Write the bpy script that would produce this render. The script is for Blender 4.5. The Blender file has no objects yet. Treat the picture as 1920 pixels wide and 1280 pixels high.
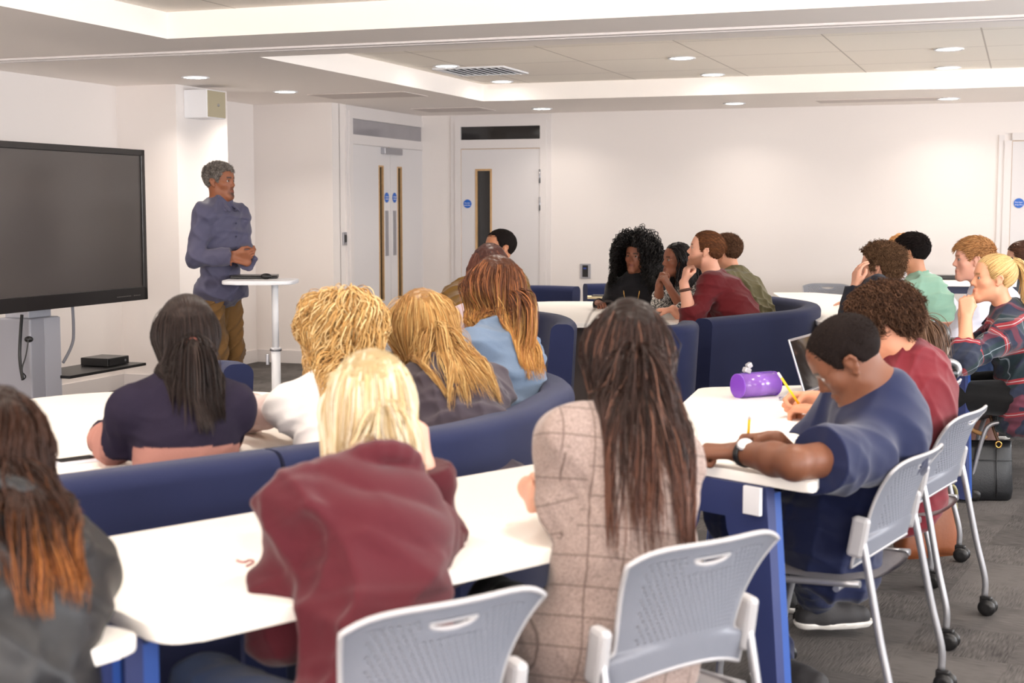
import bpy, bmesh, math, random
import numpy as np
from mathutils import Vector, Matrix
random.seed(7); RNG = np.random.default_rng(11)
SC = bpy.context.scene
COL = SC.collection
# ------------------------------------------------------------------ camera model (50 mm lens, 1.45 m high, pitched down 5.3 deg)
F_PX = 2667.0; CAM_H = 1.45; PITCH = math.atan(249/F_PX)
_c, _s = math.cos(PITCH), math.sin(PITCH)
def ray(x, y):
    u = (x-960)/F_PX; v = (640-y)/F_PX
    return np.array([u, _c+v*_s, -_s+v*_c])
def PZ(x, y, z):
    r = ray(x, y); return r*((z-CAM_H)/r[2])+np.array([0, 0, CAM_H])
def PD(x, y, d):
    r = ray(x, y); return r*(d/r[1])+np.array([0, 0, CAM_H])
A_ROOM = math.radians(19.8)
U = np.array([math.cos(A_ROOM), -math.sin(A_ROOM), 0]); V = np.array([math.sin(A_ROOM), math.cos(A_ROOM), 0])
def RM(u, v, z=0.0): return U*u+V*v+np.array([0, 0, z])
def nrm(v):
    v = np.asarray(v, float); return v/(np.linalg.norm(v)+1e-12)
def arr(*a): return np.array(a, float)

# ------------------------------------------------------------------ materials
MATS = {}
def srgb(r, g, b):
    def f(c):
        c /= 255.0
        return c/12.92 if c <= .04045 else ((c+.055)/1.055)**2.4
    return (f(r), f(g), f(b), 1)
def newmat(name):
    m = bpy.data.materials.new(name); m.use_nodes = True
    nt = m.node_tree; b = nt.nodes['Principled BSDF']
    return m, nt, b
def plain(name, col, rough=.5, metal=0, bump=0, bscale=200, spec=.5, var=0, vscale=3, alpha=1, trans=0, sheen=0, coat=0):
    if name in MATS: return MATS[name]
    m, nt, b = newmat(name)
    b.inputs['Base Color'].default_value = col
    b.inputs['Roughness'].default_value = rough
    b.inputs['Metallic'].default_value = metal
    b.inputs['Specular IOR Level'].default_value = spec
    if coat: b.inputs['Coat Weight'].default_value = coat
    if sheen: b.inputs['Sheen Weight'].default_value = sheen
    if trans: b.inputs['Transmission Weight'].default_value = trans
    if alpha < 1: b.inputs['Alpha'].default_value = alpha
    tc = nt.nodes.new('ShaderNodeTexCoord')
    if var:
        n = nt.nodes.new('ShaderNodeTexNoise'); n.inputs['Scale'].default_value = vscale; n.inputs['Detail'].default_value = 4
        nt.links.new(tc.outputs['Object'], n.inputs['Vector'])
        mx = nt.nodes.new('ShaderNodeMix'); mx.data_type = 'RGBA'
        mx.inputs['A'].default_value = tuple(c*(1-var) for c in col[:3])+(1,)
        mx.inputs['B'].default_value = tuple(min(1, c*(1+var)) for c in col[:3])+(1,)
        nt.links.new(n.outputs['Fac'], mx.inputs['Factor']); nt.links.new(mx.outputs['Result'], b.inputs['Base Color'])
    if bump:
        n = nt.nodes.new('ShaderNodeTexNoise'); n.inputs['Scale'].default_value = bscale; n.inputs['Detail'].default_value = 3
        nt.links.new(tc.outputs['Object'], n.inputs['Vector'])
        bp = nt.nodes.new('ShaderNodeBump'); bp.inputs['Strength'].default_value = bump; bp.inputs['Distance'].default_value = .002
        nt.links.new(n.outputs['Fac'], bp.inputs['Height']); nt.links.new(bp.outputs['Normal'], b.inputs['Normal'])
    MATS[name] = m
    return m
def emit(name, col, s):
    if name in MATS: return MATS[name]
    m, nt, b = newmat(name)
    b.inputs['Base Color'].default_value = (.9, .9, .9, 1)
    b.inputs['Emission Color'].default_value = col; b.inputs['Emission Strength'].default_value = s
    MATS[name] = m; return m
def attrmat(name, rough=.5, spec=.4, bump=0, bscale=300, sss=0, aniso=0):
    """colour from the mesh's own colour attribute"""
    if name in MATS: return MATS[name]
    m, nt, b = newmat(name)
    a = nt.nodes.new('ShaderNodeAttribute'); a.attribute_name = 'Col'
    nt.links.new(a.outputs['Color'], b.inputs['Base Color'])
    b.inputs['Roughness'].default_value = rough; b.inputs['Specular IOR Level'].default_value = spec
    if sss:
        b.inputs['Subsurface Weight'].default_value = sss; b.inputs['Subsurface Radius'].default_value = (1, .35, .2)
        b.inputs['Subsurface Scale'].default_value = .006
    if bump:
        tc = nt.nodes.new('ShaderNodeTexCoord')
        n = nt.nodes.new('ShaderNodeTexNoise'); n.inputs['Scale'].default_value = bscale; n.inputs['Detail'].default_value = 3
        nt.links.new(tc.outputs['Object'], n.inputs['Vector'])
        bp = nt.nodes.new('ShaderNodeBump'); bp.inputs['Strength'].default_value = bump; bp.inputs['Distance'].default_value = .002
        nt.links.new(n.outputs['Fac'], bp.inputs['Height']); nt.links.new(bp.outputs['Normal'], b.inputs['Normal'])
    MATS[name] = m; return m

# ------------------------------------------------------------------ object helpers
def tag(o, label=None, cat=None, group=None, kind=None):
    if label: o['label'] = label
    if cat: o['category'] = cat
    if group: o['group'] = group
    if kind: o['kind'] = kind
    return o
def empty(name, loc=(0, 0, 0), rz=0):
    o = bpy.data.objects.new(name, None); COL.objects.link(o)
    o.location = tuple(float(c) for c in loc); o.rotation_euler = (0, 0, rz); o.empty_display_size = .1
    return o
def link(name, me, mat, parent=None, loc=None):
    o = bpy.data.objects.new(name, me); COL.objects.link(o)
    if mat is not None and not me.materials: me.materials.append(mat)
    if parent is not None: o.parent = parent
    if loc is not None: o.location = tuple(float(c) for c in loc)
    return o
def npmesh(name, vs, quads, smooth=True, cols=None, tc=None):
    """mesh from numpy arrays; quads (n,4) or (n,3)"""
    me = bpy.data.meshes.new(name); vs = np.asarray(vs, np.float32); quads = np.asarray(quads, np.int32)
    k = quads.shape[1]
    me.vertices.add(len(vs)); me.vertices.foreach_set('co', vs.ravel())
    me.loops.add(quads.size); me.loops.foreach_set('vertex_index', quads.ravel())
    me.polygons.add(len(quads)); me.polygons.foreach_set('loop_start', np.arange(0, quads.size, k, dtype=np.int32))
    me.polygons.foreach_set('use_smooth', np.full(len(quads), smooth))
    me.update(calc_edges=True)
    if cols is not None:
        a = me.color_attributes.new('Col', 'FLOAT_COLOR', 'POINT')
        c = np.ones((len(vs), 4), np.float32); c[:, :3] = cols; a.data.foreach_set('color', c.ravel())
    if tc is not None:
        a = me.attributes.new('tc', 'FLOAT_VECTOR', 'POINT'); a.data.foreach_set('vector', np.asarray(tc, np.float32).ravel())
    return me
class B:
    """collects solid shapes into one mesh; coordinates local to the thing"""
    def __init__(s): s.bm = bmesh.new()
    def box(s, c, size, rz=0, bev=0, R=None, seg=2):
        c = Vector(c); m = Matrix.Translation(c) @ (R.to_4x4() if R is not None else Matrix.Rotation(rz, 4, 'Z')) @ Matrix.Diagonal((size[0], size[1], size[2], 1))
        r = bmesh.ops.create_cube(s.bm, size=1, matrix=m)
        if bev:
            es = list({e for v in r['verts'] for e in v.link_edges})
            bmesh.ops.bevel(s.bm, geom=es, offset=bev, segments=seg, profile=.5, affect='EDGES')
        return s
    def tube(s, pts, r, n=10, cap=True, closed=False):
        pts = [Vector(p) for p in pts]; N = len(pts)
        rr = r if hasattr(r, '__len__') else [r]*N
        rings = []; prev = None
        for i, p in enumerate(pts):
            if closed: t = pts[(i+1) % N]-pts[i-1]
            else: t = (pts[min(i+1, N-1)]-pts[max(i-1, 0)])
            t.normalize()
            if prev is None:
                a = Vector((0, 0, 1)) if abs(t.z) < .9 else Vector((1, 0, 0)); x = t.cross(a).normalized()
            else:
                x = (prev-t*prev.dot(t)).normalized()
            prev = x; y = t.cross(x)
            rings.append([s.bm.verts.new(p+(x*math.cos(2*math.pi*k/n)+y*math.sin(2*math.pi*k/n))*rr[i]) for k in range(n)])
        M = N if closed else N-1
        for i in range(M):
            a, b = rings[i], rings[(i+1) % N]
            for k in range(n):
                f = s.bm.faces.new((a[k], a[(k+1) % n], b[(k+1) % n], b[k])); f.smooth = True
        if cap and not closed:
            s.bm.faces.new(list(reversed(rings[0]))); s.bm.faces.new(rings[-1])
        return s
    def lathe(s, prof, c=(0, 0, 0), n=24, M=None):
        """prof: list of (r,z)"""
        c = Vector(c); rings = []
        for r, z in prof:
            ring = []
            for k in range(n):
                v = Vector((r*math.cos(2*math.pi*k/n), r*math.sin(2*math.pi*k/n), z))
                if M is not None: v = M @ v
                ring.append(s.bm.verts.new(v+c))
            rings.append(ring)
        for a, b in zip(rings, rings[1:]):
            for k in range(n):
                f = s.bm.faces.new((a[k], a[(k+1) % n], b[(k+1) % n], b[k])); f.smooth = True
        s.bm.faces.new(list(reversed(rings[0]))); s.bm.faces.new(rings[-1])
        return s
    def prism(s, poly, z0, z1, bev=0, seg=2):
        lo = [s.bm.verts.new((p[0], p[1], z0)) for p in poly]; hi = [s.bm.verts.new((p[0], p[1], z1)) for p in poly]
        n = len(poly)
        a = sum(poly[i][0]*poly[(i+1) % n][1]-poly[(i+1) % n][0]*poly[i][1] for i in range(n))
        if a < 0: lo.reverse(); hi.reverse()
        ft = s.bm.faces.new(hi); fb = s.bm.faces.new(list(reversed(lo)))
        for i in range(n): s.bm.faces.new((lo[i], lo[(i+1) % n], hi[(i+1) % n], hi[i]))
        if bev:
            es = list(ft.edges)+list(fb.edges)
            bmesh.ops.bevel(s.bm, geom=es, offset=bev, segments=seg, profile=.5, affect='EDGES')
        return s
    def quad(s, *ps):
        s.bm.faces.new([s.bm.verts.new(tuple(float(c) for c in p)) for p in ps]); return s
    def sphere(s, c, r, n=16, scale=(1, 1, 1)):
        m = Matrix.Translation(Vector(c)) @ Matrix.Diagonal((scale[0], scale[1], scale[2], 1))
        rr = bmesh.ops.create_uvsphere(s.bm, u_segments=n, v_segments=n//2+2, radius=r, matrix=m)
        for v in rr['verts']:
            for f in v.link_faces: f.smooth = True
        return s
    def build(s, name, mat, parent=None, loc=None, smooth=None):
        me = bpy.data.meshes.new(name)
        bmesh.ops.recalc_face_normals(s.bm, faces=s.bm.faces)
        s.bm.to_mesh(me); s.bm.free()
        if smooth:
            me.polygons.foreach_set('use_smooth', [True]*len(me.polygons))
            me.set_sharp_from_angle(angle=math.radians(smooth))
        return link(name, me, mat, parent, loc)
def round_poly(pts, rads, n=6):
    """fillet a polygon's corners"""
    out = []; N = len(pts)
    if not hasattr(rads, '__len__'): rads = [rads]*N
    for i in range(N):
        p = np.array(pts[i], float); a = np.array(pts[i-1], float); b = np.array(pts[(i+1) % N], float); r = rads[i]
        if r <= 0: out.append(tuple(p)); continue
        da, db = nrm(a-p), nrm(b-p); l = min(r, np.linalg.norm(a-p)*.48, np.linalg.norm(b-p)*.48)
        for k in range(n+1):
            t = k/n; q = (1-t)**2*(p+da*l)+2*t*(1-t)*p+t*t*(p+db*l); out.append(tuple(q))
    return out
def text_mesh(txt, size, ext=.0005):
    cu = bpy.data.curves.new('t', 'FONT'); cu.body = txt; cu.size = size; cu.extrude = ext; cu.align_x = 'CENTER'; cu.align_y = 'CENTER'
    o = bpy.data.objects.new('t', cu); COL.objects.link(o)
    dg = bpy.context.evaluated_depsgraph_get(); me = bpy.data.meshes.new_from_object(o.evaluated_get(dg))
    bpy.data.objects.remove(o); bpy.data.curves.remove(cu)
    return me
# ------------------------------------------------------------------ people: distance-field bodies
class Grid:
    def __init__(s, lo, hi, h):
        s.h = h; s.lo = np.array(lo, np.float32); s.n = np.ceil((np.array(hi)-s.lo)/h).astype(int)+1
        s.ax = [s.lo[i]+h*np.arange(s.n[i], dtype=np.float32) for i in range(3)]
        s.D = np.full(s.n, .2, np.float32)
    def sub(s, lo, hi):
        a = np.maximum(0, np.floor((np.array(lo)-s.lo)/s.h).astype(int)); b = np.minimum(s.n, np.ceil((np.array(hi)-s.lo)/s.h).astype(int)+1)
        if (b <= a).any(): return None
        sl = tuple(slice(a[i], b[i]) for i in range(3))
        X = s.ax[0][sl[0]][:, None, None]; Y = s.ax[1][sl[1]][None, :, None]; Z = s.ax[2][sl[2]][None, None, :]
        return sl, X, Y, Z
    def comb(s, sl, d, k, subtract=False):
        a = s.D[sl]
        if subtract:
            d = -d
            if k <= 0: s.D[sl] = np.maximum(a, d); return
            h = np.maximum(k-np.abs(a-d), 0)/k; s.D[sl] = np.maximum(a, d)+h*h*k*.25; return
        if k <= 0: s.D[sl] = np.minimum(a, d); return
        h = np.maximum(k-np.abs(a-d), 0)/k; s.D[sl] = np.minimum(a, d)-h*h*k*.25
    def cap(s, a, b, ra, rb=None, k=.02, cut=None, sub=False, flat=None):
        a = np.asarray(a, np.float32); b = np.asarray(b, np.float32); rb = ra if rb is None else rb
        m = max(ra, rb)+k+.02
        r = s.sub(np.minimum(a, b)-m, np.maximum(a, b)+m)
        if r is None: return
        sl, X, Y, Z = r; ab = b-a; L2 = float(ab@ab)+1e-9
        px, py, pz = X-a[0], Y-a[1], Z-a[2]
        t = np.clip((px*ab[0]+py*ab[1]+pz*ab[2])/L2, 0, 1)
        qx, qy, qz = px-t*ab[0], py-t*ab[1], pz-t*ab[2]
        dd = qx*qx+qy*qy+qz*qz
        if flat is not None:
            ax, f = flat; w = qx*ax[0]+qy*ax[1]+qz*ax[2]; dd = dd+w*w*(f*f-1)
        d = np.sqrt(dd)-(ra+(rb-ra)*t)
        if cut is not None:   # keep only the part before the plane through cut[0] with normal cut[1]
            c, n = cut; d = np.maximum(d, (X-c[0])*n[0]+(Y-c[1])*n[1]+(Z-c[2])*n[2])
        s.comb(sl, d.astype(np.float32), k, sub)
    def ell(s, c, R, rad, k=.03, sub=False, cut=None):
        c = np.asarray(c, np.float32); R = np.asarray(R, np.float32); m = max(rad)+k+.02
        r = s.sub(c-m, c+m)
        if r is None: return
        sl, X, Y, Z = r; px, py, pz = X-c[0], Y-c[1], Z-c[2]
        k0 = 0; k1 = 0
        for i in range(3):
            w = px*R[0, i]+py*R[1, i]+pz*R[2, i]
            k0 = k0+(w/rad[i])**2; k1 = k1+(w/rad[i]**2)**2
        k0 = np.sqrt(k0); d = k0*(k0-1)/np.maximum(np.sqrt(k1), 1e-6)
        if cut is not None:
            cc, n = cut; d = np.maximum(d, (X-cc[0])*n[0]+(Y-cc[1])*n[1]+(Z-cc[2])*n[2])
        s.comb(sl, d.astype(np.float32), k, sub)
    def displace(s, fn, band=.04):
        idx = np.nonzero(np.abs(s.D) < band)
        p = np.stack([s.ax[i][idx[i]] for i in range(3)], 1)
        s.D[idx] += fn(p).astype(np.float32)
    def sample(s, p):
        q = np.clip(((p-s.lo)/s.h), 0, np.array(s.n)-1.001); i = q.astype(int); f = q-i; D = s.D
        def g(dx, dy, dz): return D[np.minimum(i[:, 0]+dx, s.n[0]-1), np.minimum(i[:, 1]+dy, s.n[1]-1), np.minimum(i[:, 2]+dz, s.n[2]-1)]
        c00 = g(0, 0, 0)*(1-f[:, 0])+g(1, 0, 0)*f[:, 0]; c10 = g(0, 1, 0)*(1-f[:, 0])+g(1, 1, 0)*f[:, 0]
        c01 = g(0, 0, 1)*(1-f[:, 0])+g(1, 0, 1)*f[:, 0]; c11 = g(0, 1, 1)*(1-f[:, 0])+g(1, 1, 1)*f[:, 0]
        return (c00*(1-f[:, 1])+c10*f[:, 1])*(1-f[:, 2])+(c01*(1-f[:, 1])+c11*f[:, 1])*f[:, 2]
    def grad(s, p, e=.006):
        g = np.stack([s.sample(p+np.eye(3)[i]*e)-s.sample(p-np.eye(3)[i]*e) for i in range(3)], 1)
        return g/(np.linalg.norm(g, axis=1, keepdims=True)+1e-9)
    def mesh(s):
        D = s.D; S = D < 0
        a = S[:-1, :-1, :-1]; anyb = np.zeros(a.shape, bool); allb = np.ones(a.shape, bool)
        for dx in (0, 1):
            for dy in (0, 1):
                for dz in (0, 1):
                    q = S[dx:S.shape[0]-1+dx, dy:S.shape[1]-1+dy, dz:S.shape[2]-1+dz]; anyb |= q; allb &= q
        act = anyb & ~allb
        I = np.argwhere(act); n = len(I); ids = np.full(act.shape, -1, np.int32); ids[act] = np.arange(n)
        acc = np.zeros((n, 3), np.float32); cnt = np.zeros(n, np.float32)
        cor = [(x, y, z) for x in (0, 1) for y in (0, 1) for z in (0, 1)]
        val = {c: D[I[:, 0]+c[0], I[:, 1]+c[1], I[:, 2]+c[2]] for c in cor}
        for c in cor:
            for ax in range(3):
                if c[ax] == 0:
                    c2 = list(c); c2[ax] = 1; c2 = tuple(c2); v0, v1 = val[c], val[c2]
                    m = (v0 < 0) != (v1 < 0); t = np.where(m, v0/np.where(m, v0-v1, 1), 0)
                    p = np.tile(np.array(c, np.float32), (n, 1)); p[:, ax] = t
                    acc[m] += p[m]; cnt += m
        vs = (I+acc/cnt[:, None])*s.h+s.lo
        quads = []
        for ax in range(3):
            b, c = (ax+1) % 3, (ax+2) % 3
            s0 = [slice(None)]*3; s1 = [slice(None)]*3; s0[ax] = slice(0, -1); s1[ax] = slice(1, None)
            for w in (b, c): s0[w] = slice(1, -1); s1[w] = slice(1, -1)
            A_, B_ = S[tuple(s0)], S[tuple(s1)]
            for fl, m in ((0, A_ & ~B_), (1, ~A_ & B_)):
                e = np.argwhere(m)
                if not len(e): continue
                e[:, b] += 1; e[:, c] += 1
                def cid(ob, oc):
                    q = e.copy(); q[:, b] += ob; q[:, c] += oc; return ids[q[:, 0], q[:, 1], q[:, 2]]
                q = np.stack([cid(-1, -1), cid(0, -1), cid(0, 0), cid(-1, 0)], 1)
                if fl: q = q[:, ::-1]
                quads.append(q)
        return vs, np.concatenate(quads)

def fold_fn(seed, amp, f=1.0):
    amp = amp*1.35
    r = np.random.default_rng(seed)
    K = [nrm(r.normal(size=3)*arr(.7, .7, 1.3))*f*r.uniform(22, 42) for _ in range(4)]
    M = [r.normal(size=3)*7*f for _ in range(4)]; G = [r.normal(size=3)*5 for _ in range(4)]
    K2 = [nrm(r.normal(size=3)*arr(.6, .6, 1.4))*f*r.uniform(60, 95) for _ in range(3)]; G2 = [r.normal(size=3)*9 for _ in range(3)]
    def fn(p):
        o = 0
        for k, m, g in zip(K, M, G):
            o = o-np.maximum(0, 1-np.sqrt(np.sin(p@k+1.9*np.sin(p@m))**2+.03))**1.6*(.5+.5*np.sin(p@g))
        for k, g in zip(K2, G2): o = o-np.maximum(0, np.sin(p@k+2.2*np.sin(p@g)))**3*.22*(.5+.5*np.sin(p@g*.8+1))
        return o*amp+amp*.9
    return fn

def frame(yaw, pitch=0, roll=0):
    """columns right, forward, up; yaw 0 looks along +Y, positive turns left; pitch up positive; roll positive leans to own right"""
    Rm = Matrix.Rotation(math.radians(yaw), 3, 'Z') @ Matrix.Rotation(math.radians(pitch), 3, 'X') @ Matrix.Rotation(math.radians(roll), 3, 'Y')
    return np.array(Rm)
HL_Y = [-.13, -.07, -.042, -.032, -.022, .008, .014, .030, .040, .056, .1]
HL_Z = [-.075, -.070, -.045, -.02, .020, .020, -.006, -.004, .030, .062, .072]
def ik(S, W, l1, l2, pole):
    d = W-S; L = np.linalg.norm(d); 
    if L > (l1+l2)*.998: l1, l2 = l1*L/(l1+l2)*1.003, l2*L/(l1+l2)*1.003
    x = (l1*l1-l2*l2+L*L)/(2*L); h = math.sqrt(max(l1*l1-x*x, 1e-6)); u = d/L
    pl = np.asarray(pole, float); pl = nrm(pl-u*(pl@u)); return S+u*x+pl*h

class Person:
    def __init__(s, label, head, hyaw, tyaw, sex='m', hpitch=0, hroll=0, h=.006, neck=None, pelvis=None, hands=None, poles=None,
                 skin=(200, 140, 115), slouch=.05, stand=False, fat=1.0, shrug=0, legyaw=None, size=1.0, knees=None, feet=None, fsplit=.09, armk=1.0, sh_off=0, tl=None):
        s.label = label; s.C = np.asarray(head, float); s.Rh = frame(hyaw, hpitch, hroll); s.sex = sex; s.h = h; s.skin = skin
        s.m = sex == 'm'; s.hs = size*(1.0 if s.m else .95); s.fat = fat; s.hands = hands or {}
        f = frame(tyaw)[:, 1]; r = frame(tyaw)[:, 0]
        T = tl or ((.52 if s.m else .48)*size)
        s.N = np.asarray(neck, float) if neck is not None else s.C+s.Rh@arr(0, -.03, -.075)*s.hs+arr(0, 0, -.085)*s.hs-f*.02
        if pelvis is not None: s.P = np.asarray(pelvis, float)
        else:
            dz = s.N[2]-.555; lean = math.sqrt(max(T*T-dz*dz, .0016)); s.P = arr(s.N[0]-f[0]*lean, s.N[1]-f[1]*lean, .555)
        s.f0 = f; u = nrm(s.N-s.P); r = nrm(np.cross(f, u)) ; ff = np.cross(u, r)
        s.R = np.stack([r, ff, u], 1); s.T = np.linalg.norm(s.N-s.P)
        s.mid = (s.P+s.N)/2-ff*slouch; s.sk = size
        sw = (.172 if s.m else .15)*size
        s.S = {}; s.E = {}; s.W = {}
        for sd, k in (('L', -1), ('R', 1)):
            so = s.hands.get(sd, {}).get('sh', (0, 0, 0))
            s.S[sd] = s.N-u*.06*size+r*k*sw+ff*(.01+sh_off)+arr(0, 0, shrug)+np.array(so)
            hd = s.hands.get(sd)
            l1, l2 = (.29, .255) if s.m else (.265, .235)
            l1 *= size*armk; l2 *= size*armk
            if hd is None: hd = s.hands[sd] = dict(w=s.S[sd]+ff*.22-arr(0, 0, .38)+r*k*.04, d=nrm(f-arr(0, 0, .3)), n=-r*k, curl=.35)
            s.W[sd] = np.asarray(hd['w'], float)
            pole = hd.get('pole', r*k*.5-ff*.3-arr(0, 0, 1)); s.E[sd] = np.asarray(hd['e'], float) if 'e' in hd else ik(s.S[sd], s.W[sd], l1, l2, pole)
        lr = frame(tyaw if legyaw is None else legyaw)
        s.H = {}; s.K = {}; s.A = {}
        for sd, k in (('L', -1), ('R', 1)):
            s.H[sd] = s.P+r*k*.085*size
            if stand:
                s.A[sd] = arr(s.P[0], s.P[1], .09)+lr[:, 0]*k*fsplit; s.K[sd] = (s.H[sd]+s.A[sd])/2+lr[:, 1]*.02
            else:
                s.K[sd] = arr(s.H[sd][0], s.H[sd][1], .53)+lr[:, 1]*.42*size+lr[:, 0]*k*.05
                s.A[sd] = arr(s.K[sd][0], s.K[sd][1], .09)-lr[:, 1]*.04
            if knees and sd in knees: s.K[sd] = np.asarray(knees[sd], float)
            if feet and sd in feet: s.A[sd] = np.asarray(feet[sd], float)
        s.legf = lr[:, 1]; s.stand = stand
        s.base = arr(s.P[0], s.P[1], 0)
        s.root = empty('person', s.base); tag(s.root, label, 'person')
        pts = [s.P, s.N, s.C]+list(s.E.values())+list(s.W.values())+list(s.S.values())
        s.lo = np.min(pts, 0)-.24; s.hi = np.max(pts, 0)+.24; s.hi[2] = max(s.hi[2], s.C[2]+.2)
        s.llo = np.min(list(s.K.values())+list(s.A.values())+[s.P], 0)-.2
    # ---- shared torso and limb shapes
    def hl(s, x, y, z): return s.C+s.Rh@(arr(x, y, z)*s.hs)
    def spine(s, t):
        return (1-t)**2*s.P+2*t*(1-t)*s.mid+t*t*s.N
    def torso(s, g, e, skirt=0, chest=0):
        q = s.sk; w = s.fat; R = s.R
        if s.m: A = [(0, .168, .128, .125), (.3, .150, .118, .14), (.55, .160, .122, .14), (.78, .168, .118, .13)]
        else: A = [(0, .172, .13, .125), (.3, .135, .108, .14), (.55, .140, .112, .13), (.78, .146, .105, .12)]
        for i, (t, a, b, c) in enumerate(A): g.ell(s.spine(t), R, ((a*w*q)+e, (b*w*q)+e, c*q+e), k=.001 if i == 0 else .06)
        if not s.m:
            for k in (-1, 1): g.ell(s.spine(.68)+R@arr(k*.065*q, .085*q, 0), R, (.058*q+e*.6,)*3, k=.03)
        g.cap(s.S['L'], s.S['R'], (.058 if s.m else .048)*q+e*.8, k=.06)
        for sd in 'LR': g.cap(s.N+arr(0, 0, .015), s.S[sd], .042*q+e*(.4 if e < 0 else .85), .045*q+e*.6, k=.06)
    def arm(s, g, sd, e, upto=2.0, k=.025, cuff=.004, bulge=0):
        q = s.sk; a, b, c = ((.054, .043, .029) if s.m else (.045, .037, .025)); a *= q; b *= q; c *= q
        S, E, W = s.S[sd], s.E[sd], s.W[sd]
        if upto <= 1:
            p = S+(E-S)*upto; n = nrm(E-S); g.cap(S, p+n*.04, a+e+cuff, a+(b-a)*upto+e+cuff*2, k=.04, cut=(p, n)); return
        g.cap(S, E, a+e, b+e+bulge, k=.04)
        fr = upto-1
        if fr >= 1.0 and e == 0:
            g.cap(E, E+(W-E)*.35, b, b*1.0, k=.02); g.cap(E+(W-E)*.35, W, b, c, k=.02, flat=None)
        else:
            n = nrm(W-E); p = E+(W-E)*fr; r1 = b+(c-b)*fr+e+cuff+bulge*.6
            g.cap(E, p+n*.03, b+e+bulge, r1, k=.03, cut=(p, n))
    def hand(s, g, sd):
        hd = s.hands[sd]; W = s.W[sd]; q = s.sk*(1.0 if s.m else .88)
        d = nrm(hd.get('d', W-s.E[sd])); n = np.asarray(hd.get('n', (0, 0, -1)), float); n = nrm(n-d*(n@d))
        t = np.cross(d, n) if sd == 'R' else np.cross(n, d)
        s.hands[sd]['_f'] = (d, n, t)
        cu = hd.get('curl', .35); cs = cu if hasattr(cu, '__len__') else [cu]*4
        bases = [(.090, .029), (.094, .010), (.090, -.010), (.082, -.028)]; Ls = [.074, .082, .076, .060]
        tips = []
        for (bd, bt), L, c in zip(bases, Ls, cs):
            b = W+(d*bd+t*bt)*q
            g.cap(W+t*bt*.6*q, b, .0135*q, .0125*q, k=.012)
        for (bd, bt), L, c, j in zip(bases, Ls, cs, range(4)):
            p = W+(d*bd+t*bt)*q; ang = 0; sp = hd.get('spread', .06)*(1.2-j)*.8
            for fr, bend, r in ((.45, 75, .0092), (.31, 95, .0084), (.24, 60, .0076)):
                ang += math.radians(bend*c)
                dirv = nrm(d*math.cos(ang)+n*math.sin(ang)+t*sp*math.cos(ang)); p2 = p+dirv*L*fr*q
                g.cap(p, p2, r*q, (r-.0006)*q, k=.003); p = p2
            tips.append(p)
        tb = hd.get('thumb', .5)
        p0 = W+(d*.022+t*.02)*q; p1 = W+(d*.055+t*(.052-.012*tb)+n*(.006+.018*tb))*q
        p2 = p1+nrm(d*(1-.2*tb)+t*(.35-.9*tb)+n*(.15+.7*tb))*.034*q; p3 = p2+nrm(d*(1-.2*tb)-t*(.1+.9*tb)+n*(.1+.3*tb))*.026*q
        g.cap(p0, p1, .0155*q, .0115*q, k=.014); g.cap(p1, p2, .0105*q, .0098*q, k=.004); g.cap(p2, p3, .0096*q, .0085*q, k=.004)
        return tips
    def head(s, g):
        q = s.hs; H = s.hl; R = s.Rh; m = s.m
        def cap(a, b, ra, rb, k): g.cap(H(*a), H(*b), ra*q, rb*q, k=k*q)
        g.ell(H(0, -.014, .034), R, (.0745*q, .096*q, .082*q), k=.02)
        g.ell(H(0, .022, -.03), R, (.060*q, .066*q, .082*q), k=.03*q)
        jw = .046 if m else .040
        for k in (-1, 1):
            cap((k*jw, .0, -.06), (k*.014, .064, -.096), .02, .019, .03)
            g.ell(H(k*.042, .052, -.02), R, (.021*q, .022*q, .02*q), k=.025*q)
            cap((k*.016, .084, .022), (k*.044, .070, .021), .0085 if m else .006, .007, .018)
        cap((-.008, .072, -.100), (.008, .072, -.100), .0165, .0165, .02)
        g.ell(H(0, .055, .05), R, (.05*q, .03*q, .04*q), k=.03*q)
        for k in (-1, 1): g.ell(H(k*.031, .100, .003), R, (.017*q, .017*q, .012*q), k=.014*q, sub=True)
        cap((0, .082, .012), (0, .101, -.026), .0072, .0100, .012)
        for k in (-1, 1): cap((k*.010, .090, -.033), (k*.012, .087, -.034), .0078, .007, .006)
        cap((-.017, .083, -.059), (.017, .083, -.059), .0068, .0068, .006); cap((-.006, .089, -.0585), (.006, .089, -.0585), .0068, .0068, .005)
        cap((-.014, .084, -.0715), (.014, .084, -.0715), .0085, .0085, .005)
        for k in (-1, 1):   # eyelids and ears
            cap((k*.020, .083, .011), (k*.042, .076, .0105), .0045, .004, .006)
            cap((k*.020, .083, -.006), (k*.042, .076, -.0055), .0038, .0035, .006)
            E = [(.076, .006, .004), (.082, -.004, .020), (.085, -.018, .020), (.084, -.024, .006), (.080, -.016, -.014), (.075, -.003, -.030), (.074, .004, -.024)]
            for a, b in zip(E, E[1:]): cap((k*a[0], a[1], a[2]), (k*b[0], b[1], b[2]), .0048, .0048, .005)
            g.ell(H(k*.077, -.008, -.004), R, (.005*q, .014*q, .022*q), k=.006*q)
        nr = .056 if m else .046
        g.cap(H(0, -.022, -.045), s.N-s.R[:, 1]*.0+arr(0, 0, .0), nr*q, (nr+.004)*q, k=.03)
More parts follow.
